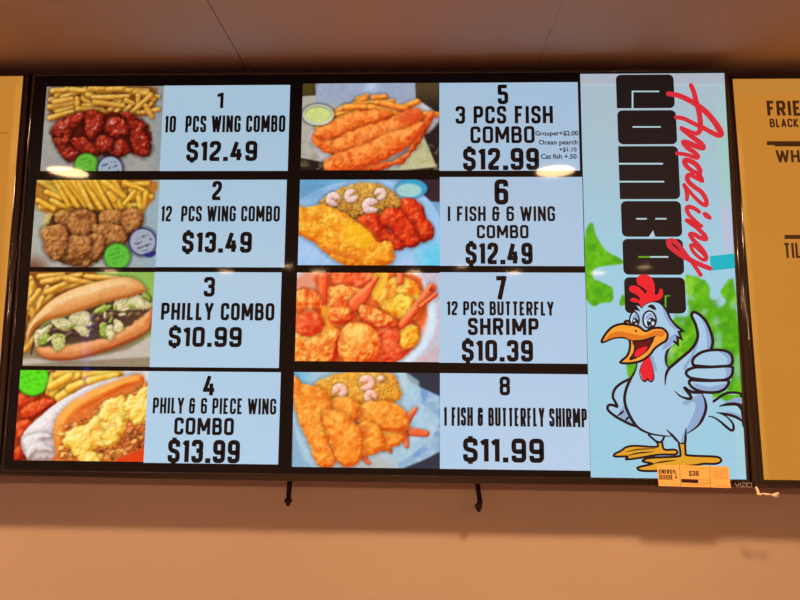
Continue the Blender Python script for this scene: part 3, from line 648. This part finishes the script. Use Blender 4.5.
# ---------------------------------------------------------------- televisions
W2, H2 = .715, .4045
def television(label, cx, bw=.0110):
    t = thing('television', label, 'television', (cx, 0, Z0), 'wall-mounted menu televisions in a row')
    # frame: picture-frame ring with a thin raised rim, a little deeper at the bottom
    b = bmesh.new(); top = .0100; bot = .0165; D = .030
    prof = lambda o, ot, ob, y: [(-W2-o, y, -H2-ob), (W2+o, y, -H2-ob), (W2+o, y, H2+ot), (-W2-o, y, H2+ot)]
    loops = [prof(0, 0, 0, .0015)]
    for k in range(9):                                   # thin half-round rim round the display
        q = math.pi*k/8; o = .0019-.0019*math.cos(q); loops.append(prof(o, o, o, -.0004-.0026*math.sin(q)))
    for k in range(7):                                   # outer face rolls back towards the wall
        q = k/6; o = lambda w_: .0038+(w_-.0038)*math.sin(q*math.pi/2*.98); loops.append(prof(o(bw), o(top), o(bot), .0004+.009*(1-math.cos(q*math.pi/2))))
    loops.append(prof(bw, top, bot, D)); ns = len(loops)-2
    V = [[b.verts.new(p) for p in L] for L in loops]
    for i in range(len(V)-1):
        for k in range(4): b.faces.new((V[i][k], V[i][(k+1) % 4], V[i+1][(k+1) % 4], V[i+1][k]))
    bmesh.ops.recalc_face_normals(b, faces=b.faces[:]); b.faces.new(V[-1])
    fo = fin('frame', b, FRAME, t)
    for i, p_ in enumerate(fo.data.polygons): p_.use_smooth = i < ns*4
    b = bmesh.new(); bm_box(b, -W2-.0001, W2+.0001, .0003, .006, -H2-.0001, H2+.0001); p = fin('display_panel', b, BLACK, t)
    b = bmesh.new(); bm_box(b, -.56, .56, D, .066, -.36, .22, .012, 3); bm_box(b, -.3, .3, .06, .078, -.3, .1, .006, 2); fin('rear_housing', b, BACK, t)
    b = bmesh.new()
    for s in (-.22, .22): bm_box(b, s-.02, s+.02, .076, .098, -.24, .2, .002, 1)
    bm_box(b, -.34, .34, .096, WY-.0005, -.1, .1, .002, 1); fin('wall_bracket', b, mat('black_steel', (.02, .02, .02), .4, metal=.6), t)
    return t, p

tv, panel = television('middle television showing eight numbered combo meals and a cartoon rooster', 0.0)

COMBOS = [
 ('chips and glazed red chicken wings', pic1, (40, 80, 6.312), [(46.3,86.8),(163.5,86),(160.3,171),(41,171)], [(163.8,86),(290.4,84.7),(287.6,171),(160,171)],
  [('1', 217.6, 223.6, 92.4, 108.6, .19), ('10  PCS WING COMBO', 165, 285.4, 115.6, 132.4, .155), ('$12.49', 186.6, 257.4, 141, 161.2, .2)]),
 ('chips and golden fried chicken wings', pic2, (30, 175, 5.926), [(37,180),(161,180),(154.8,267.3),(30,267)], [(161,180),(287.2,179.7),(284,267.5),(154.5,267)],
  [('2', 212.3, 222, 181, 200.3, .19), ('12  PCS WING COMBO', 161.3, 280, 205.9, 221.6, .155), ('$13.49', 182.3, 252, 231.8, 252.8, .2)]),
 ('long steak roll with cheese and peppers', pic3, (20, 268, 5.714), [(30.5,272),(154.5,272),(149.6,366.5),(21.8,366)], [(154.5,272),(282,272.4),(278.6,368),(149.6,367)],
  [('3', 204, 215, 276.9, 296.8, .19), ('PHILLY COMBO', 161.3, 274.5, 302.8, 320.4, .18), ('$10.99', 168.8, 241.9, 326.8, 347, .2)]),
 ('cheese-covered roll in white paper with red wings', pic4, (10, 365, 5.517), [(21.2,370.2),(148,371),(144,462),(13,460)], [(148,371),(281,372.4),(278,464.6),(144,462.6)],
  [('4', 203.4, 215.6, 375, 396, .19), ('PHILY & 6 PIECE WING', 153, 276.4, 398, 414, .155), ('COMBO', 174.4, 234, 417.6, 435, .19), ('$13.99', 168, 240, 439.6, 463, .2)]),
 ('three orange fried fish fillets with a tub of dip', pic5, (298, 80, 5.517), [(303,83.3),(439,83.2),(439,170.5),(300.5,170)], [(439.3,83.2),(578.5,82),(579,170.5),(439.3,171)],
  [('5', 497.6, 508.2, 84.7, 104.4, .19), ('3 PCS FISH', 455.5, 552.8, 106, 123.8, .18), ('COMBO', 470.4, 534.5, 126.3, 143.3, .18), ('$12.99', 463, 539, 148, 170.2, .2)]),
 ('fried fish, red wings and shrimp rice on a blue plate', pic6, (295, 175, 5.333), [(300.3,180),(439,179.3),(440.5,265.6),(297.5,265)], [(439,177),(582.5,177),(584,266),(440.6,266)],
  [('6', 494.4, 508.3, 179.3, 204.8, .19), ('I FISH & 6 WING', 447.5, 555, 206.3, 221.3, .165), ('COMBO', 476.8, 528.5, 225, 238.5, .19), ('$12.49', 465.5, 532.6, 242.6, 264.4, .2)]),
 ('breaded butterfly shrimp in a white dish', pic7, (290, 270, 5.263), [(297.2,273.2),(439,272.4),(440,362.2),(294.8,361)], [(439,272.4),(584.4,272.6),(588,364),(440,362.5)],
  [('7', 495, 506.4, 276, 299.8, .19), ('12 PCS BUTTERFLY', 446.8, 553.6, 301.3, 315.5, .175), ('SHRIMP', 467.8, 538.6, 318, 335.4, .2), ('$10.39', 461.8, 533, 339.9, 361.6, .2)]),
 ('fried fish, shrimp and rice in foil paper', pic8, (290, 368, 5.263), [(293.8,372.2),(439.6,373),(440,468.5),(292,467)], [(439.8,373),(587.5,374.5),(590.7,471),(440,468.5)],
  [('8', 499.5, 510, 376.4, 395.5, .19), ('1 FISH & BUTTERFLY SHIRMP', 443.8, 586.8, 407.8, 426.3, .14), ('$11.99', 463, 544, 438.2, 462.4, .2)]),
]
def pic_panel(c):     # pale blue price panel, a touch whiter towards its lower edge
    t = ss(80, 470, c.Y)[..., None]; u = ss(160, 590, c.X)[..., None]
    c.c = np.array((166, 194, 214.))*(1-t)+np.array((180, 208, 230.))*t
    c.c = c.c+np.array((0, -3, 2.))*u
    n = c.fbm(60, 2)[..., None]-.5; c.c = c.c+n*np.array((9, 3, -2.))
for desc, fn, T, q1, q2, lines in COMBOS:
    o, _ = picture('food_photo', q1, fn, T, panel, -.0002); o['label'] = 'menu photograph of '+desc
    p, r = picture('price_panel', q2, pic_panel, None, panel, -.0004, step=.004)
    p['label'] = 'pale blue panel with black lettering %s %s' % (lines[0][0], lines[-1][0])
    for i, L in enumerate(lines):
        sh = Sheet(); lettering(sh, L[0], *L[1:5], INK, -.0006, L[5])
        sh.build('combo_number' if i == 0 else ('price' if i == len(lines)-1 else 'dish_name'), panel)
for s, a, b_, y in (('Grouper+$2.00', 535.2, 578.2, 135.6), ('Ocean pearch', 538.8, 577.6, 144.6), ('+$1.10', 559.2, 576.6, 151.6), ('Cat fish +.50', 541, 576.6, 158.8)):
    small_text('fish_surcharge', s, a, b_, y, INK, panel, -.0006, bold=.022)

# ---- poster with the big vertical word, red script and the rooster
ban, br = picture('rooster_poster', [(579,73.7),(722.3,73.5),(748.5,480),(592,480)], pic_banner, None, panel, -.0005, step=.0017)
ban['label'] = 'pale blue poster area with green leaves'
sh = Sheet(); LM = screen_mat('display_letter_brown', (27, 21, 23)); SL = sm((178, 206, 214)); GR = sm((96, 170, 30))
def rrect(x0, x1, y0, y1, r=6, skip=()):
    out = []
    for (cx, cy, a, k) in ((x0, y0, 180, 0), (x1, y0, 270, 1), (x1, y1, 0, 2), (x0, y1, 90, 3)):
        if k in skip: out.append((cx, cy)); continue
        ox = cx+r if cx == x0 else cx-r; oy = cy+r if cy == y0 else cy-r
        for i in range(6):
            t = math.radians(a+18*i); out.append((ox+r*math.cos(t), oy+r*math.sin(t)))
    return [un(*p) for p in out]
def quadp(x0, y0, x1, y1): return [un(x0, y0), un(x1, y0), un(x1, y1), un(x0, y1)]
for x0, x1, y0, y1, sk in ((615.6, 674.6, 74.8, 108.3, (3,)), (617, 677, 110.4, 144.4, ()), (618.3, 679.6, 146.3, 199.2, (0, 3)), (620.6, 682, 201.2, 236.8, ()), (622.2, 684, 239, 274.8, ()), (623.8, 686, 277.4, 313.4, ())):
    # slight lean of the column follows the display, so top and bottom edges are taken separately
    a = rrect(x0, x1, y0, y1, 5.2, sk)
    xl = un(x0+.6, (y0+y1)/2)[0]; xr = un(x1-.6, (y0+y1)/2)[0]
    X_ = [p[0] for p in a]; lo, hi = min(X_), max(X_)
    zt, zb = un((x0+x1)/2, y0)[1], un((x0+x1)/2, y1)[1]; r = .0105
    pts = []
    for (cx, cz, an, k) in ((xl, zt, 90, 0), (xl, zb, 180, 3), (xr, zb, 270, 2), (xr, zt, 0, 1)):
        if k in sk: pts.append((cx, cz)); continue
        ox = cx+r if cx == xl else cx-r; oz = cz-r if cz == zt else cz+r
        for i in range(7):
            t = math.radians(an+15*i); pts.append((ox+r*math.cos(t), oz+r*math.sin(t)))
    sh.fill(pts, LM, -.0007)
for q in ((631.6, 91.2, 633.2, 108.6), (631.6, 90.9, 659, 92.3), (632.4, 126.4, 660.6, 127.8), (618, 163, 662.8, 164.7), (619.2, 181, 664, 182.6), (636, 218.1, 646.6, 219.6), (655.2, 218.1, 666.4, 219.6), (650, 256.2, 668.2, 257.8)):
    sh.fill(quadp(*q), SL, -.0008)
for q in ((638.2, 256.2, 650, 257.8), (664.6, 295.4, 670, 296.4), (664.6, 295.4, 666.2, 313)): sh.fill(quadp(*q), GR, -.0008)
sh.fill([un(*p) for p in ((648.5, 236.9), (653, 230.5), (655, 236.9))], SL, -.0008)
o = sh.build('vertical_block_lettering', panel); o['label'] = 'dark block letters reading COMBOS down the poster'
# teal bar
sh = Sheet(); sh.fill([un(*p) for p in ((709.2, 256.4), (734.6, 253.4), (736, 268), (711.4, 270.8))], sm((14, 178, 192)), -.0007); sh.build('teal_bar', panel)
# red brush script, one stroke per pen movement; widths in photograph pixels
sh = Sheet(); RD = sm((214, 44, 56)); K1 = .00199
def A(L, ox, oy, k=10.0): return [(ox+x/k, oy+y/k) for x, y in L]
for L, wd in (
    (A([(85,190),(180,207),(280,250),(380,310),(470,385),(545,475),(590,550)], 660, 75)+A([(535,30),(560,90),(530,105)], 665, 125)+A([(520,580),(430,530),(340,490),(240,440),(160,425)], 660, 75), 5.6),
    (A([(308,105),(335,170),(360,270),(385,360),(400,460),(400,540)], 660, 75)+A([(345,60),(320,85),(280,80),(220,55),(165,35)], 665, 125), 5.0),
    (A([(165,35),(230,90),(310,150),(365,195),(375,230),(310,215),(230,180),(185,175),(220,225),(290,275),(325,310),(310,330),(220,300),(120,285)], 665, 125), 5.2),
    (A([(340,500),(345,450),(300,390),(230,355),(195,360),(210,410),(270,460),(330,490),(370,562)], 665, 125), 5.0),
    (A([(330,490),(370,555)], 665, 125), 5), 
    (A([(315,60),(250,25),(200,0),(170,20),(185,70),(240,120),(310,170),(355,240),(360,300),(320,290),(250,230),(190,160),(140,100)], 670, 175), 4.6),
    (A([(140,100),(165,160),(170,220),(165,250)], 670, 175), 4.2),
    (A([(290,370),(240,335),(185,320),(165,345),(190,400),(230,440),(310,512)], 670, 175), 4.2),
    (A([(345,392),(395,430)], 670, 175), 5.0),
    (A([(310,510),(240,480),(170,455),(200,480),(270,530),(330,590)], 670, 175)+A([(440,100),(455,140),(400,130),(340,95),(300,95),(330,150),(400,220),(450,290),(460,340),(420,345),(340,280),(305,210),(330,200)], 660, 225), 4.4),
    (A([(330,200),(400,260),(450,310),(455,350),(420,340)], 660, 225), 3.6),
    (A([(495,435),(420,405),(320,360),(210,300),(110,225),(85,170),(130,160),(190,210),(260,300),(330,390),(405,500)], 660, 225), 5.0)):
    P = smooth(L, False, 5); n = len(P); wv = [wd*K1*(.82+.28*math.sin(math.pi*min(1, .15+i/n))) for i in range(n)]
    sh.stroke([un(*p) for p in P], wv, RD, -.0010, cap=True)
o = sh.build('red_script_lettering', panel); o['label'] = 'red brush script reading Amazing down the poster'

# the cartoon rooster
E_ = lambda L: A(L, 595, 270, 6); F_ = lambda L: A(L, 600, 360, 5.217); G_ = lambda L: A(L, 660, 300, 6); H_ = lambda L: A(L, 650, 390, 6.667)
sh = Sheet(); LN = sm((36, 18, 26)); WH = sm((166, 202, 226)); SHD = sm((142, 168, 206)); OR = sm((250, 160, 50)); ORD = sm((226, 120, 34)); RED = sm((236, 34, 44)); MAR = sm((104, 14, 22)); YL = sm((226, 160, 40)); EW = sm((196, 222, 240))
yl = [-.0010]
def U(L): return [(min(x, W2-.0012), z) for x, z in (un(*p) for p in L)]
def area(L, m, out=0, sm_=True, wd=1.9, closed=True):
    yl[0] -= .00002
    P = smooth(L, True, 5) if sm_ else L
    sh.fill(U(P), m, yl[0])
    if out:
        yl[0] -= .00001; sh.stroke(U(P), wd*K1*1.12, LN, yl[0], closed=True)
def line(L, wd=1.9, taper=True, sm_=True, m=None):
    yl[0] -= .00001
    P = smooth(L, False, 5) if sm_ else L; n = len(P)
    wv = [wd*K1*(min(1, .25+2.2*min(i, n-1-i)/n) if taper else 1) for i in range(n)]
    wv = [q*1.15 for q in wv]; sh.stroke(U(P), wv, m or LN, yl[0], cap=not taper)
# tail
area(H_([(362,110),(430,70),(500,25),(570,17),(640,36),(655,44),(660,250),(636,238),(600,205),(545,180),(530,195),(550,225),(556,252),(545,270),(515,252),(460,206),(410,180),(360,180)]), WH)
area(H_([(470,105),(540,60),(600,50),(655,70),(655,110),(600,100),(540,96)]), SHD); area(H_([(470,150),(540,145),(600,170),(650,220),(600,195),(540,172)]), SHD)
line(H_([(368,108),(430,70),(500,25),(570,17),(640,36),(654,44)]), 2.2, False); line(H_([(458,110),(500,98),(560,93),(620,108),(656,128)]), 2.8); line(H_([(570,96),(600,120),(630,160),(654,205)]), 2.2)
line(H_([(438,150),(490,158),(560,176),(610,205),(654,248)]), 2.4); line(H_([(358,180),(410,178),(460,205),(510,248),(542,269),(556,255),(545,215),(500,172),(445,150)]), 2.2)
# near wing at the left
area(F_([(175,90),(115,118),(78,150),(66,190),(82,225),(88,243),(62,234),(42,238),(42,262),(85,297),(150,332),(195,347),(230,330),(230,150)]), WH)
area(F_([(100,270),(125,240),(150,300),(190,345),(140,325),(100,295)]), SHD)
line(F_([(165,95),(115,118),(78,150),(66,190),(82,225),(88,243),(62,234),(42,238),(42,262),(85,297),(150,332),(195,347)]), 2.3, False)
line(F_([(88,292),(112,275),(124,262)]), 1.8); line(F_([(130,318),(142,303),(154,296)]), 1.8)
# legs and feet
area(F_([(292,420),(295,452),(180,447),(135,455),(110,472),(75,490),(78,503),(140,503),(136,518),(200,511),(300,494),(390,492),(402,478),(385,467),(333,465),(320,420)]), YL, 1, wd=1.8)
line(F_([(140,500),(200,485),(285,478)]), 1.2); line(F_([(130,480),(200,466),(290,462)]), 1.0)
area(F_([(410,425),(418,488),(400,503),(270,509),(228,519),(225,530),(270,541),(205,557),(195,568),(225,578),(320,576),(430,556),(500,548),(540,541),(600,541),(628,530),(625,512),(590,503),(460,497),(445,480),(440,425)]), YL, 1, wd=1.9)
line(F_([(275,540),(330,530),(395,522)]), 1.2)
area(F_([(255,385),(275,410),(295,425),(320,425),(330,385)]), WH, 1)
# body with neck, thumb and arm
area(F_([(190,-40),(191,10),(180,60),(158,100),(136,150),(127,210),(145,272),(190,345),(255,382),(330,395),(370,396),(400,425),(420,436),(440,430),(444,385),(500,355),(560,300),(585,240),(580,150),(560,110),(440,75),(350,48),(340,0),(350,-55),(330,-130),(270,-170)]), WH)
area(E_([(440,490),(425,530),(430,570),(447,595),(520,575),(620,575),(640,640),(380,640),(250,620),(252,570),(300,470),(440,380)]), WH)
area(E_([(342,480),(352,540),(372,600),(345,600),(330,540),(325,500)]), SHD); area(E_([(440,430),(412,520),(420,580),(440,600),(425,565),(418,530),(440,490),(470,440)]), SHD)
area(H_([(215,80),(240,102),(275,80),(300,90),(298,130),(268,205),(240,262),(248,290),(310,243),(350,188),(368,120),(360,60),(330,25),(280,20),(270,52)]), SHD)
area(H_([(232,262),(215,300),(205,345),(228,348),(236,300)]), SHD)
line(E_([(250,590),(248,560),(262,520)]), .9)
line(F_([(194,-8),(190,30),(178,65),(158,100),(136,150),(127,210),(145,272),(190,345),(255,382),(330,395),(376,397)]), 2.5)
line(F_([(345,362),(375,392),(400,420),(415,432)]), 2.2); line(F_([(447,355),(445,400),(440,432),(412,434)]), 2.2)
line(H_([(338,18),(362,60),(371,120),(350,188),(312,243),(245,291)]), 2.4)
# thumb, arm and fist
area(G_([(55,405),(120,352),(190,290),(224,222),(212,150),(188,95),(200,73),(232,86),(275,130),(305,200),(314,260),(303,310),(420,330),(430,440),(400,540),(330,560),(250,560),(190,585),(140,560),(20,560),(20,470)]), WH)
area(G_([(235,95),(280,150),(303,220),(303,300),(280,300),(278,220),(262,150)]), SHD); area(G_([(225,225),(228,260),(205,320),(190,350),(150,420),(140,400),(185,330)]), SHD)
line(E_([(490,428),(468,432),(440,470),(424,520),(428,565),(447,597)]), 2.2)
line(G_([(57,405),(120,352),(190,290),(224,222),(212,150),(188,95),(200,73),(232,86),(275,130),(305,200),(314,255),(303,300)]), 2.6, False)
line(G_([(95,380),(58,405),(35,445),(28,512)]), 2.4)
area(G_([(165,540),(150,500),(160,460),(190,420),(210,380),(380,400),(420,470),(380,530),(300,560),(240,560),(190,570)]), WH)
for p, shp in ([(200,393),(192,372),(205,343),(245,315),(300,301),(370,301),(415,318),(432,350),(428,383),(400,397),(300,401)], [(340,300),(410,316),(430,350),(424,385),(395,396),(400,350)]), \
            ([(210,403),(168,418),(154,440),(175,464),(220,474),(300,482),(380,480),(422,460),(433,425),(420,398),(300,402)], [(380,400),(420,398),(432,425),(420,458),(390,475),(395,430)]), \
            ([(180,480),(172,495),(190,523),(235,547),(300,555),(355,549),(395,525),(410,487),(380,481),(280,484)], [(200,500),(290,520),(395,500),(390,525),(350,548),(290,553),(235,544)]):
    area(G_(p), WH, 0); area(G_(shp), SHD, 0); line(G_(p+[p[0]]), 2.5, False)
line(G_([(150,528),(178,550),(215,556),(262,560)]), 2.3)
line(F_([(388,162),(420,190),(462,202),(472,190),(440,145),(470,160),(530,172)]), 2.6)
# head
area(E_([(276,224),(300,202),(340,188),(388,198),(425,240),(450,292),(490,340),(524,366),(500,372),(516,412),(492,402),(495,446),(478,432),(440,470),(380,520),(260,500),(215,420),(205,320),(205,290),(216,262),(240,248),(228,238),(262,236),(246,212)]), WH, sm_=False)
area(E_([(400,215),(432,262),(455,310),(500,355),(480,360),(440,320),(415,270)]), SHD); area(E_([(430,420),(480,380),(488,410),(440,460),(400,480)]), SHD)
line(E_([(276,224),(300,202),(340,188),(388,198),(425,240),(450,292),(480,330)]), 1.9, False)
line(E_([(480,330),(524,366),(500,372),(516,412),(492,402),(495,446),(474,430)]), 2.2, False, False)
# comb
area(E_([(278,224),(262,202),(232,196),(212,188),(213,172),(240,168),(262,182),(266,168),(245,148),(212,136),(202,112),(218,94),(250,98),(282,122),(300,142),(302,124),(285,105),(258,90),(247,62),(258,38),(288,26),(328,38),(350,72),(357,110),(358,148),(378,142),(384,118),(396,112),(405,130),(403,158),(385,178),(350,188),(305,200)]), RED)
line(E_([(205,125),(215,140),(240,150),(262,170)]), 1.6); line(E_([(258,92),(285,112),(302,128),(300,145)]), 1.6); line(E_([(212,188),(232,198),(255,200),(270,216)]), 1.2)
# eyes
area(E_([(233,250),(254,270),(262,300),(255,335),(235,345),(215,335),(206,302),(214,268)]), EW, 1, wd=1.5)
area(E_([(324,246),(352,262),(364,298),(354,335),(325,350),(296,335),(286,298),(296,262)]), EW, 1, wd=1.6)
area(E_([(222,280),(245,262),(256,290),(240,285),(225,300)]), SHD); area(E_([(300,280),(330,258),(356,285),(330,280),(305,300)]), SHD)
def disc(cx, cy, rx, ry): return E_([(cx+rx*math.cos(t), cy+ry*math.sin(t)) for t in [i*math.pi/5 for i in range(10)]])
area(disc(239, 313, 19, 26), LN); area(disc(336, 317, 27, 32), LN); area(disc(233, 304, 6, 7), EW); area(disc(245, 325, 6, 7), EW); area(disc(325, 303, 7, 8), EW); area(disc(345, 320, 9, 12), EW); area(disc(328, 334, 5, 4), SHD)
line(E_([(226,246),(232,236),(250,236),(268,246)]), 2.4); line(E_([(314,222),(335,218),(350,228),(362,240)]), 3.4)
# beak, mouth, tongue, wattle
area(E_([(285,548),(318,500),(332,540),(345,600),(352,640),(340,666),(322,660),(300,668),(285,658),(273,630),(268,595)]), RED)
line(E_([(280,560),(266,600),(270,640),(285,664),(300,668),(312,655),(322,665),(340,668),(352,640),(345,600),(335,545)]), 1.3)
area(E_([(40,434),(56,392),(98,345),(150,325),(195,326),(175,318),(185,306),(205,310),(215,325),(265,343),(300,367),(345,350),(400,350),(432,382),(424,422),(390,445),(355,472),(325,510),(272,546),(200,560),(154,557),(156,545),(190,515),(206,470),(204,422),(170,405),(110,408)]), OR, 1, wd=2.1)
area(E_([(60,415),(110,370),(190,375),(250,390),(300,392),(360,365),(415,370),(400,400),(340,398),(300,415),(250,424),(205,418),(170,402),(110,406),(50,428)]), ORD); area(E_([(70,392),(110,352),(190,340),(260,355),(290,378),(240,378),(180,362),(120,372)]), OR)
area(E_([(228,428),(290,424),(346,404),(330,450),(300,490),(250,522),(208,536),(230,500),(237,460)]), MAR, 1, wd=1.5)
area(E_([(234,515),(246,482),(290,463),(312,462),(296,492),(255,519)]), RED)
line(E_([(205,420),(250,428),(300,420),(350,402),(362,398)]), 1.8); line(E_([(236,370),(243,366),(250,371)]), 1.6); line(E_([(170,325),(200,331),(230,336)]), 1.2)
o = sh.build('rooster_drawing', panel); o['label'] = 'white cartoon rooster giving a thumbs up'

# ---- energy label stuck over the lower frame, and the maker's badge
PAP = mat('yellow_label_paper', (.95, .60, .19), .6, .3); PINK = mat('label_print', (.05, .015, .01), .6, .2); PGREY = mat('label_fine_print', (.55, .28, .08), .6, .2)
FY = -.0036
def onlab(x, y): return un(x, y, FY)
b = bmesh.new(); LQ = [onlab(656.7, 464.5), onlab(728.4, 466.4), onlab(731, 488), onlab(658.8, 486)]
vf = [b.verts.new((p[0], FY, p[1]-Z0)) for p in LQ]; vb = [b.verts.new((p[0], FY+.0003, p[1]-Z0)) for p in LQ]
b.faces.new(vf[::-1]); b.faces.new(vb)
for k in range(4): b.faces.new((vf[k], vf[(k+1) % 4], vb[(k+1) % 4], vb[k]))
bmesh.ops.recalc_face_normals(b, faces=b.faces[:])
lab = fin('energy_label', b, PAP, tv); lab['label'] = 'yellow energy label with black print'
def LB(x, y): return onlab(650+x/8.889, 460+y/8.889)
sh = Sheet()
def ltext(s, x0, x1, y0, y1, wt=.2): lettering(sh, s, 650+x0/8.889, 650+x1/8.889, 460+y0/8.889, 460+y1/8.889, PINK, FY-.0003, wt, FY)
ltext('ENERGY', 80, 222, 84, 123, .2); ltext('GUIDE', 82, 202, 132, 173, .2); ltext('$36', 345, 432, 96, 140, .2)
sh.stroke([LB(228, 96), LB(231, 158)], .0013, PINK, FY-.0003); sh.fill([LB(218, 150), LB(244, 150), LB(232, 168)], PINK, FY-.0003)
sh.fill([LB(278, 168), LB(428, 176), LB(428, 204), LB(280, 196)], PINK, FY-.0003)
sh.stroke([LB(278, 168), LB(522, 178), LB(526, 208), LB(280, 198)], .0004, PINK, FY-.0003, closed=True)
sh.stroke([LB(262, 46), LB(270, 236)], .0006, PINK, FY-.0003); sh.stroke([LB(528, 54), LB(540, 244)], .0006, PINK, FY-.0003)
for x0, x1, y0, y1 in ((282, 500, 66, 76), (90, 140, 207, 211), (200, 246, 210, 214), (290, 520, 214, 224), (558, 610, 72, 74), (556, 690, 88, 92), (556, 690, 103, 107), (558, 690, 118, 122), (560, 640, 132, 135), (562, 692, 146, 150), (564, 690, 160, 164), (585, 700, 226, 232)):
    sh.stroke([LB(x0, y0), LB(x1, y1)], .00055, PGREY, FY-.0003)
o = sh.build('label_print', lab)
sh = Sheet(); BD = mat('grey_badge_print', (.42, .37, .34), .3, .6)
X_ = 735.3
for c, (a, b_) in zip('VIZIO', ((735.2, 739.4), (740.2, 740.8), (741.6, 745.2), (746, 746.6), (747.4, 751.6))):
    z0 = un(a, 487, -.002)[1]; z1 = un(a, 483, -.002)[1]; xa = un(a, 485, -.002)[0]; xb = un(b_, 485, -.002)[0]
    L = {'V': [(xa, z1), ((xa+xb)/2, z0), (xb, z1)], 'I': [((xa+xb)/2, z0), ((xa+xb)/2, z1)], 'Z': [(xa, z1), (xb, z1), (xa, z0), (xb, z0)],
         'O': [(xa, z0), (xa, z1), (xb, z1), (xb, z0)]}[c]
    sh.stroke(L, .0011, BD, -.0016, closed=(c == 'O'))
o = sh.build('maker_badge', tv); o['label'] = 'thin grey letters on the lower frame'

# ---- neighbouring televisions
t2, p2 = television('left television at the photo edge, plain golden yellow screen', -.740-W2)
YT = lambda quad, left, par, y: picture('menu_page', quad, (lambda c: pic_yellow(c, left)), None, par, y, step=.004)
def flat_page(par, cx, left):
    o0 = un(0, 0)
    x0, x1 = cx-W2, cx+W2
    gx = np.array([x0, x1]); px, py = toimg(np.array([x0, x1, x1, x0]), np.array([Z0+H2, Z0+H2, Z0-H2, Z0-H2]))
    q = list(zip(px, py)); o, r = picture('menu_page', q, (lambda c: pic_yellow(c, left)), None, par, -.0002, step=.006)
    o['label'] = 'golden yellow menu page'
flat_page(p2, -.740-W2, True)
sh = Sheet(); BR = screen_mat('display_brown', (66, 36, 12))
sh.stroke([un(-60, 132.4), un(8.4, 133)], .0012, BR, -.0004); sh.build('ruled_line', p2)
TX = .7475
t3, p3 = television('right television at the photo edge, yellow menu page with brown words', TX+W2, .0195)
flat_page(p3, TX+W2, False)
for s, a, b_, y0, y1 in (('FRIE', 766.8, 800.5, 100.7, 116), ('BLACK', 769.5, 798.5, 118.8, 127.4), ('WH', 776, 799.5, 150, 162.7), ('TIL', 784, 800.5, 243, 258)):
    sh = Sheet(); lettering(sh, s, a, b_, y0, y1, BR, -.0005, .15 if s == 'TIL' else .19, 'lean'); sh.build('menu_word', p3)
for a, y0, y1 in ((766.7, 141.3, 145.2), (774.5, 144.5, 146.5), (784.4, 235, 239)):
    sh = Sheet(); sh.fill([un(a, y0, 'lean'), un(830, y0, 'lean'), un(830, y1, 'lean'), un(a, y1, 'lean')], BR, -.0005); sh.build('heavy_rule', p3)
# lean it about its lower edge: lower edge stays at the front plane, the top goes back towards the wall
a = math.radians(2.2); t3.rotation_euler = (-a, 0, 0); t3.location = (TX+W2, H2*math.sin(a), Z0-H2+H2*math.cos(a))

# ---------------------------------------------------------------- things hanging below the screens
CORD = mat('black_webbing', (.014, .008, .008), .7, .2, bump=.3, bscale=900)
def P3(x, y, Y): q = un(x, y, Y); return (q[0], Y, q[1])
def strap(label, pts, rad, clip, Y=.05):
    top = P3(*pts[0], Y); t = thing('mount_strap', label, 'strap', top, 'pull straps of the wall bracket')
    b = bmesh.new(); Pw = [P3(x, y, Y) for x, y in pts]
    tube(b, [(p[0]-top[0], p[1]-top[1], p[2]-top[2]) for p in Pw], rad, 10, .5); fin('strap', b, CORD, t, True)
    c = P3(*clip, Y); b = bmesh.new()
    bm_box(b, c[0]-top[0]-.0072, c[0]-top[0]+.0072, -.004, .004, c[2]-top[2]-.0035, c[2]-top[2]+.0035, .0015, 2)
    fin('clip', b, CORD, t)
    return t
strap('short straight black pull strap with a clip, hanging under the middle television at its left', [(290.2,470),(289.8,482),(289,492),(288.4,500),(288,503),(287.8,506)], [.0052,.0052,.005,.0048,.0046,.003], (288.2, 500.6))
strap('curved knotted black pull strap hanging under the middle television, right of the straight one', [(476,470),(477.5,485),(479,495),(480,501),(478.8,506),(478.6,509),(478.8,512)], [.005,.0048,.0048,.0052,.0062,.0056,.002], (478.4, 506))
b = bmesh.new(); T3 = [P3(x, y, -.008+.004*math.sin(i*2.1)) for i, (x, y) in enumerate([(756,487),(757.6,490.5),(758.8,494),(761,494.6),(763,493.4),(767,494.6),(770,494.2),(773,495.2),(777,494.4),(779,492.6)])]
o0 = T3[0]; tube(b, [(p[0]-o0[0], p[1]-o0[1], p[2]-o0[2]) for p in T3], [.0022,.003,.0034,.002,.0016,.0022,.0014,.0026,.0032,.0012], 7, .45)
T4 = [P3(x, y, -.008) for x, y in [(773,495),(776,496.4),(779,496.6)]]; tube(b, [(p[0]-o0[0], p[1]-o0[1], p[2]-o0[2]) for p in T4], [.0014,.0024,.0012], 7, .45)
tp = fin('twist_tie', b, mat('tan_twisted_paper', (.92, .74, .56), .7, .2, bump=.5, bscale=500), None, True, o0)
tag(tp, 'crumpled tan paper tie sticking out under the joint of middle and right televisions', 'twist tie')
